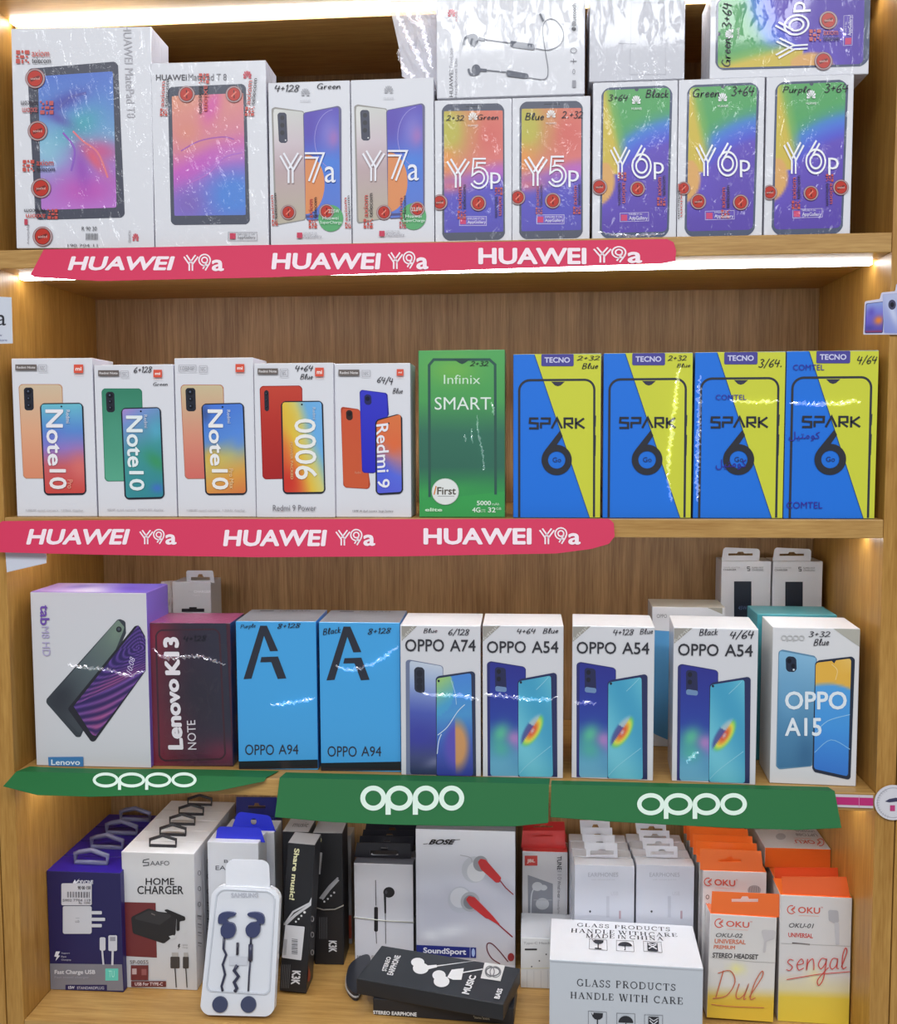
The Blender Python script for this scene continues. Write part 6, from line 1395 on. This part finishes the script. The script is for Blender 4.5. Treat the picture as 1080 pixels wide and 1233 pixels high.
a.quad([P(748, 660), P(796, 664), P(800, 720), P(776, 726), P(750, 712)], (176, 176, 182), 2).quad([P(778, 720), P(800, 722), P(802, 828), P(784, 828)], (196, 196, 202), 1)
a.build('printed_front', WRAPS, b.root)
a = Art(b.front, .0026); a.strokes([(l, .042) for l in hand_strokes('sengal')], [P(540, 850), P(838, 838), P(846, 1020), P(546, 1026)], (206, 70, 66)); a.line([P(546, 992), P(700, 966), P(850, 954)], 1, (206, 70, 66)); a.build('handwriting', PAPER, b.root, 'red pen writing')
plate('hang_tab', tab_frame(b, .0012), [P(526, 504), P(838, 506), P(856, 604), P(530, 594)], [], .0007, WRAPS, b.root, (230, 96, 36), off=-.0016)
zl = b.M.translation.z+b.H
c = headset_box('orange topped headset box, second by the side panel, under the lying one', 931, 1005, 1215, 1062, .045, .112, rz=-.5)
plate('hang_tab', tab_frame(c, .0012), [P(490, 460), P(796, 462), P(800, 520), P(494, 520)], [], .0007, WRAPS, c.root, (226, 84, 40), off=-.0016)
zq = c.M.translation.z+c.H+.0005
q = [atZ(*p, zq+.026) for p in ((925, 1020.5), (1004, 1022))]
c2 = headset_box('orange topped headset box at the back by the side panel, under the lying one', 926, 990, 1200, 1048, .045, .160, rz=0)
Yl = max(q[0].y, .1135)
Wl = (q[1].x-q[0].x); Dl = .2600-Yl-.002
M = T((q[0].x+q[1].x)/2-.004, Yl, max(zq, c2.M.translation.z+c2.H+.0006)) @ Rz(0)
b = Box('headset_box', 'headset box lying flat on the others, its printed front facing up', 'headset box', 'orange topped headset boxes', Wl, Dl, .026, M)
b.carton({'all': (214, 212, 212), 'front': OR, 'top': (212, 212, 214)}, WRAPS)
a = Art(b.top, .0004); oku(a, lambda u, v: quadmap([P(740, 352), P(586, 346), P(572, 324), P(716, 326)])(u, v)); a.text('UPTO88', [P(700, 312), P(596, 308), P(590, 296), P(690, 298)], (100, 96, 100)).text('UNIVERSAL', [P(686, 292), P(590, 290), P(584, 280), P(680, 282)], (110, 104, 108)).ell(*P(520, 312), 6, 4, (170, 170, 176)); a.build('printed_top', WRAPS, b.root)

# ================================================================== strips, cards and tags
def card_frame(zt, zb, yt, yb):
    d = Vector((0, yt-yb, zt-zb)).normalized(); n = Vector((1, 0, 0)).cross(d)
    if n.y > 0: n = -n
    return lambda M, x=0: Frame(M, (0, 0, 0), (1, 0, 0), tuple(d), tuple(n))
def strip(name, label, outline, o, o2, ink, group):
    """a card hung along a shelf edge; o -> o2 is the fall of its face (y, z)"""
    M = T(0, o[0], o[1]); r = thing(name, label, 'shelf strip', M, group)
    f = card_frame(o[1], o2[1], o[0], o2[0])(M)
    plate('card', f, outline, [], .0006, STRIP, r, ink)
    return r, f
RED = (212, 56, 92)
GR = 'red lettered strips on the shelf edges'
r, f = strip('shelf_strip', 'red shelf strip with white lettering on the edge of the top shelf', [(53, 300.5), (300, 295.5), (560, 292), (803, 288), (811, 292), (814, 302), (813, 314), (796, 317.5), (600, 324), (330, 334), (120, 338.5), (42, 334), (37, 331)], (-.0016, Z1+.002), (-.009, Z1-TH-.01), RED, GR)
a = Art(f, .0009); TX = (244, 226, 232)
def huawei(a, b1, b2, sh):
    a.text('HUAWEI', b1, TX, 0, .035, sh)
    x0, y0, x1, y1 = b2; w = x1-x0
    a.double(YG, (x0, y0+1, x0+w*.38, y1-1.6), TX, .1, .1).double(G9, (x0+w*.37, y0, x0+w*.68, y1-1.6), TX, .1, .1).text('a', (x0+w*.7, y0+(y1-y0)*.32, x1, y1-1), TX, 0, .025)
huawei(a, (82, 309, 211, 326), (221, 306, 270, 328), .2); huawei(a, (327, 305, 459, 325), (467, 303, 516, 326), .08); huawei(a, (576, 299, 706, 319), (714, 297, 773, 318.5), 0)
a.build('lettering', STRIP, r)
r, f = strip('shelf_strip', 'red shelf strip with white lettering on the edge of the second shelf', [(3, 627.5), (250, 625), (500, 625), (733, 624.5), (739, 630), (740, 646), (733, 655), (712, 661), (670, 666.5), (480, 670), (310, 671), (120, 668), (-4, 665), (-6, 634)], (-.0016, Z2+.002), (-.009, Z2-TH-.012), RED, GR)
a = Art(f, .0009); huawei(a, (32, 637, 157, 656), (168, 637, 213, 657), .2); huawei(a, (269, 638, 394, 658), (404, 637, 452, 658.5), .1); huawei(a, (510, 636, 640, 656), (649, 635, 699, 657), 0)
a.build('lettering', STRIP, r)
GREEN = (40, 110, 62)
def green(label, top, bottom, fall, logo, yt):
    """a card lying on the shelf under the boxes and bending down over its edge"""
    M = T(0, 0, Z3); r = thing('shelf_strip', label, 'shelf strip', M, 'green lettered strips on the third shelf edge')
    f = card_frame(Z3+.0012, Z3+.0012+fall[1], -.0008, fall[0])(T(0, -.0008, Z3+.0012))
    fl = Frame(T(0, 0, Z3+.0006), (0, 0, 0), (1, 0, 0), (0, 1, 0), (0, 0, 1))
    # where the fold runs in the picture: the shelf's front top edge
    fold = [(-.0008, 0.0012)]
    V, Fc = [], []; n = len(top); wt = .0005
    e0 = []
    for i in range(n):
        A = atZ(*top[i], Z3+.0012); A.y = min(A.y, yt); A = Vector((max(A.x, XL+.0015), max(A.y, .002), .0012))
        o, d = ray(*bottom[i]); 
        nn = f.M.to_3x3() @ f.n; q0 = f.M.translation; t = (q0-o).dot(nn)/d.dot(nn); B = o+d*t; B = Vector((B.x, B.y, B.z-Z3))
        k = (-.0008-A.y)/(B.y-A.y); F0 = A.lerp(B, k); F0.x = max(F0.x, XL+.0008); F0.y = -.0008; F0.z = .0012
        F1 = F0.lerp(B, .12)
        e0.append((A, F0, F1, B))
    for off in (Vector((0, -.0003, .0004)), Vector((0, 0, 0))):
        for A, F0, F1, B in e0: V += [A+off, F0+off, F1+off, B+off]
    m = 4*n
    for i in range(n-1):
        for j in range(3):
            a0 = i*4+j; Fc.append([a0, a0+4, a0+5, a0+1]); Fc.append([m+a0, m+a0+1, m+a0+5, m+a0+4])
    for i in range(n-1):
        Fc.append([i*4+3, i*4+7, m+i*4+7, m+i*4+3]); Fc.append([i*4, m+i*4, m+i*4+4, i*4+4])
    for i in (0, (n-1)*4):
        for j in range(3): Fc.append([i+j, i+j+1, m+i+j+1, m+i+j])
    link_mesh('card', V, Fc, STRIP, r, [lin(GREEN)]*len(Fc))
    f2 = Frame(T(0, -.0008, Z3+.0012), (0, 0, 0), tuple(f.ux), tuple(f.uz), tuple(f.n))
    a = Art(f2, .0012); oppo(a, *logo, (222, 240, 226)); a.v = [v+Vector((0, -.0008, .0012)) for v in a.v]; a.build('lettering', STRIP, r)
    return r
lerp = lambda a, b, n: [(a[0]+(b[0]-a[0])*i/n, a[1]+(b[1]-a[1])*i/n) for i in range(n+1)]
green('green shelf strip at the left end of the third shelf, its corner curling', [(36, 923), (80, 925), (130, 926), (200, 926), (270, 927), (337, 927)], [(4, 947), (45, 957.5), (110, 959.5), (190, 957.5), (262, 952.5), (318, 941)], (-.02, -.012), (112, 931, 237, 952), .022)
green('green shelf strip in the middle of the third shelf', lerp((346, 928), (662, 936), 5), [(331, 984), (400, 990), (470, 993), (540, 994.5), (620, 995), (660, 991)], (-.02, -.05), (434, 946, 559, 981), .018)
green('green shelf strip toward the right end of the third shelf', lerp((664, 937), (995, 946), 5), [(663, 984), (730, 989), (800, 993), (880, 997), (960, 999.5), (1013, 997)], (-.02, -.05), (767, 955, 899, 986), .012)
M = T(0, -.0012, Z3); r = thing('price_strip', 'magenta and white price strip on the third shelf edge by the side panel', 'price strip', M)
f = Frame(M, (0, 0, 0), (1, 0, 0), (0, 0, 1), (0, -1, 0))
plate('strip', f, [(950, 954.5), (1051, 957.5), (1051, 973), (950, 969.5)], [], .0007, PLAST, r, (206, 196, 202))
a = Art(f, .0009); a.poly([(950, 957.5), (1051, 960.5), (1051, 970), (950, 966.5)], (186, 40, 112)).line([(1034, 958), (1034, 972)], .6, (214, 150, 186)); a.build('printed_band', PLAST, r)
M = T(0, -.002, Z3); r = thing('round_tag', 'round white tag with a swoosh, stuck on the upright at the right', 'tag', M); f = Frame(M, (0, 0, 0), (1, 0, 0), (0, 0, 1), (0, -1, 0))
plate('disc', f, ellpts(1075, 966, 22.5, 21, 32), [], .0012, PLAST, r, (216, 214, 220))
a = Art(f, .0014); a.ring(1075, 966, 19.5, 18.2, .6, (170, 168, 176)).poly([(1065, 964.5), (1070, 961.5), (1078, 960), (1086, 961), (1080, 964.5), (1070, 965.5)], (60, 60, 90)).rect(1071, 969, 1077, 976, (190, 60, 120))
for t in range(110, 250, 10): a.line([(1075+20.5*math.cos(rad(t)), 966+19.2*math.sin(rad(t))), (1075+17*math.cos(rad(t+2)), 966+16*math.sin(rad(t+2)))], .5, (176, 174, 182))
a.build('lettering', PLAST, r)
M = T(XL, -.001, Z1-.15); r = thing('price_card', 'white card with black letter a on the left upright', 'card', M); f = Frame(M, (0, 0, 0), (1, 0, 0), (0, 0, 1), (0, -1, 0))
plate('card', f, [(-30, 356), (14, 358), (15.5, 413.5), (-30, 415)], [], .0005, PAPER, r, (206, 210, 220))
a = Art(f, .0007); a.text('a', (-4, 379, 7.5, 392), (40, 40, 46)).text('Y9', (-24, 374, -6, 392), (40, 40, 46)).text('Buy now', (-20, 402, 3, 406), (90, 90, 130)).text('from the store', (-22, 408, 9, 411), (110, 110, 150)); a.build('lettering', PAPER, r)
M = T(XL, -.0014, Z2-.05); r = thing('price_card', 'white card hanging under the red strip at the left upright', 'card', M); f = Frame(M, (0, 0, 0), (1, 0, 0), (0, 0, 1), (0, -1, 0))
plate('card', f, [(6, 655), (56, 657), (56, 678), (8.5, 689)], [], .0005, PAPER, r, (206, 210, 222))
M = T(XR, -.002, Z1-.13); r = thing('phone_card', 'cut out card picturing two phones, on the right upright', 'card', M); f = Frame(M, (0, 0, 0), (1, 0, 0), (0, 0, 1), (0, -1, 0))
Q = lambda x, y: (880+x/5.4, 260+y/5.4)
plate('card', f, roundpoly([Q(860, 772), Q(870, 556), Q(968, 540), Q(978, 498), Q(1066, 490), Q(1076, 440), Q(1200, 430), Q(1200, 772)], [1, 2, 1, 2, 1, 2, 2, 1]), [], .0006, STRIP, r, (206, 204, 224))
a = Art(f, .0008)
a.quad([Q(876, 570), Q(996, 556), Q(986, 762), Q(868, 764)], (70, 70, 120), 1.5).grad([Q(880, 574), Q(992, 560), Q(982, 756), Q(872, 758)], field([(0, (150, 60, 80)), (.1, (90, 80, 170)), (.5, (110, 100, 200)), (1, (140, 160, 214))], 90, [(.75, .4, .3, .16, 0, (226, 130, 60), 1.1), (.3, .7, .25, .2, 0, (96, 80, 180), .8), (.2, .15, .3, .1, 0, (70, 70, 150), .7)]), 12, 20, 1)
a.quad([Q(984, 510), Q(1120, 500), Q(1120, 766), Q(992, 764)], (176, 180, 214), 1.5).grad([Q(988, 516), Q(1116, 506), Q(1116, 762), Q(994, 760)], field([(0, (130, 140, 206)), (1, (190, 196, 220))], 70, [(.5, .5, .2, .4, 20, (214, 220, 240), .7)]), 10, 14, 1).ell(*Q(1046, 578), 4.6, 6, (70, 70, 96)).ell(*Q(1046, 578), 2.4, 3, (30, 30, 44))
a.build('phone_picture', STRIP, r)
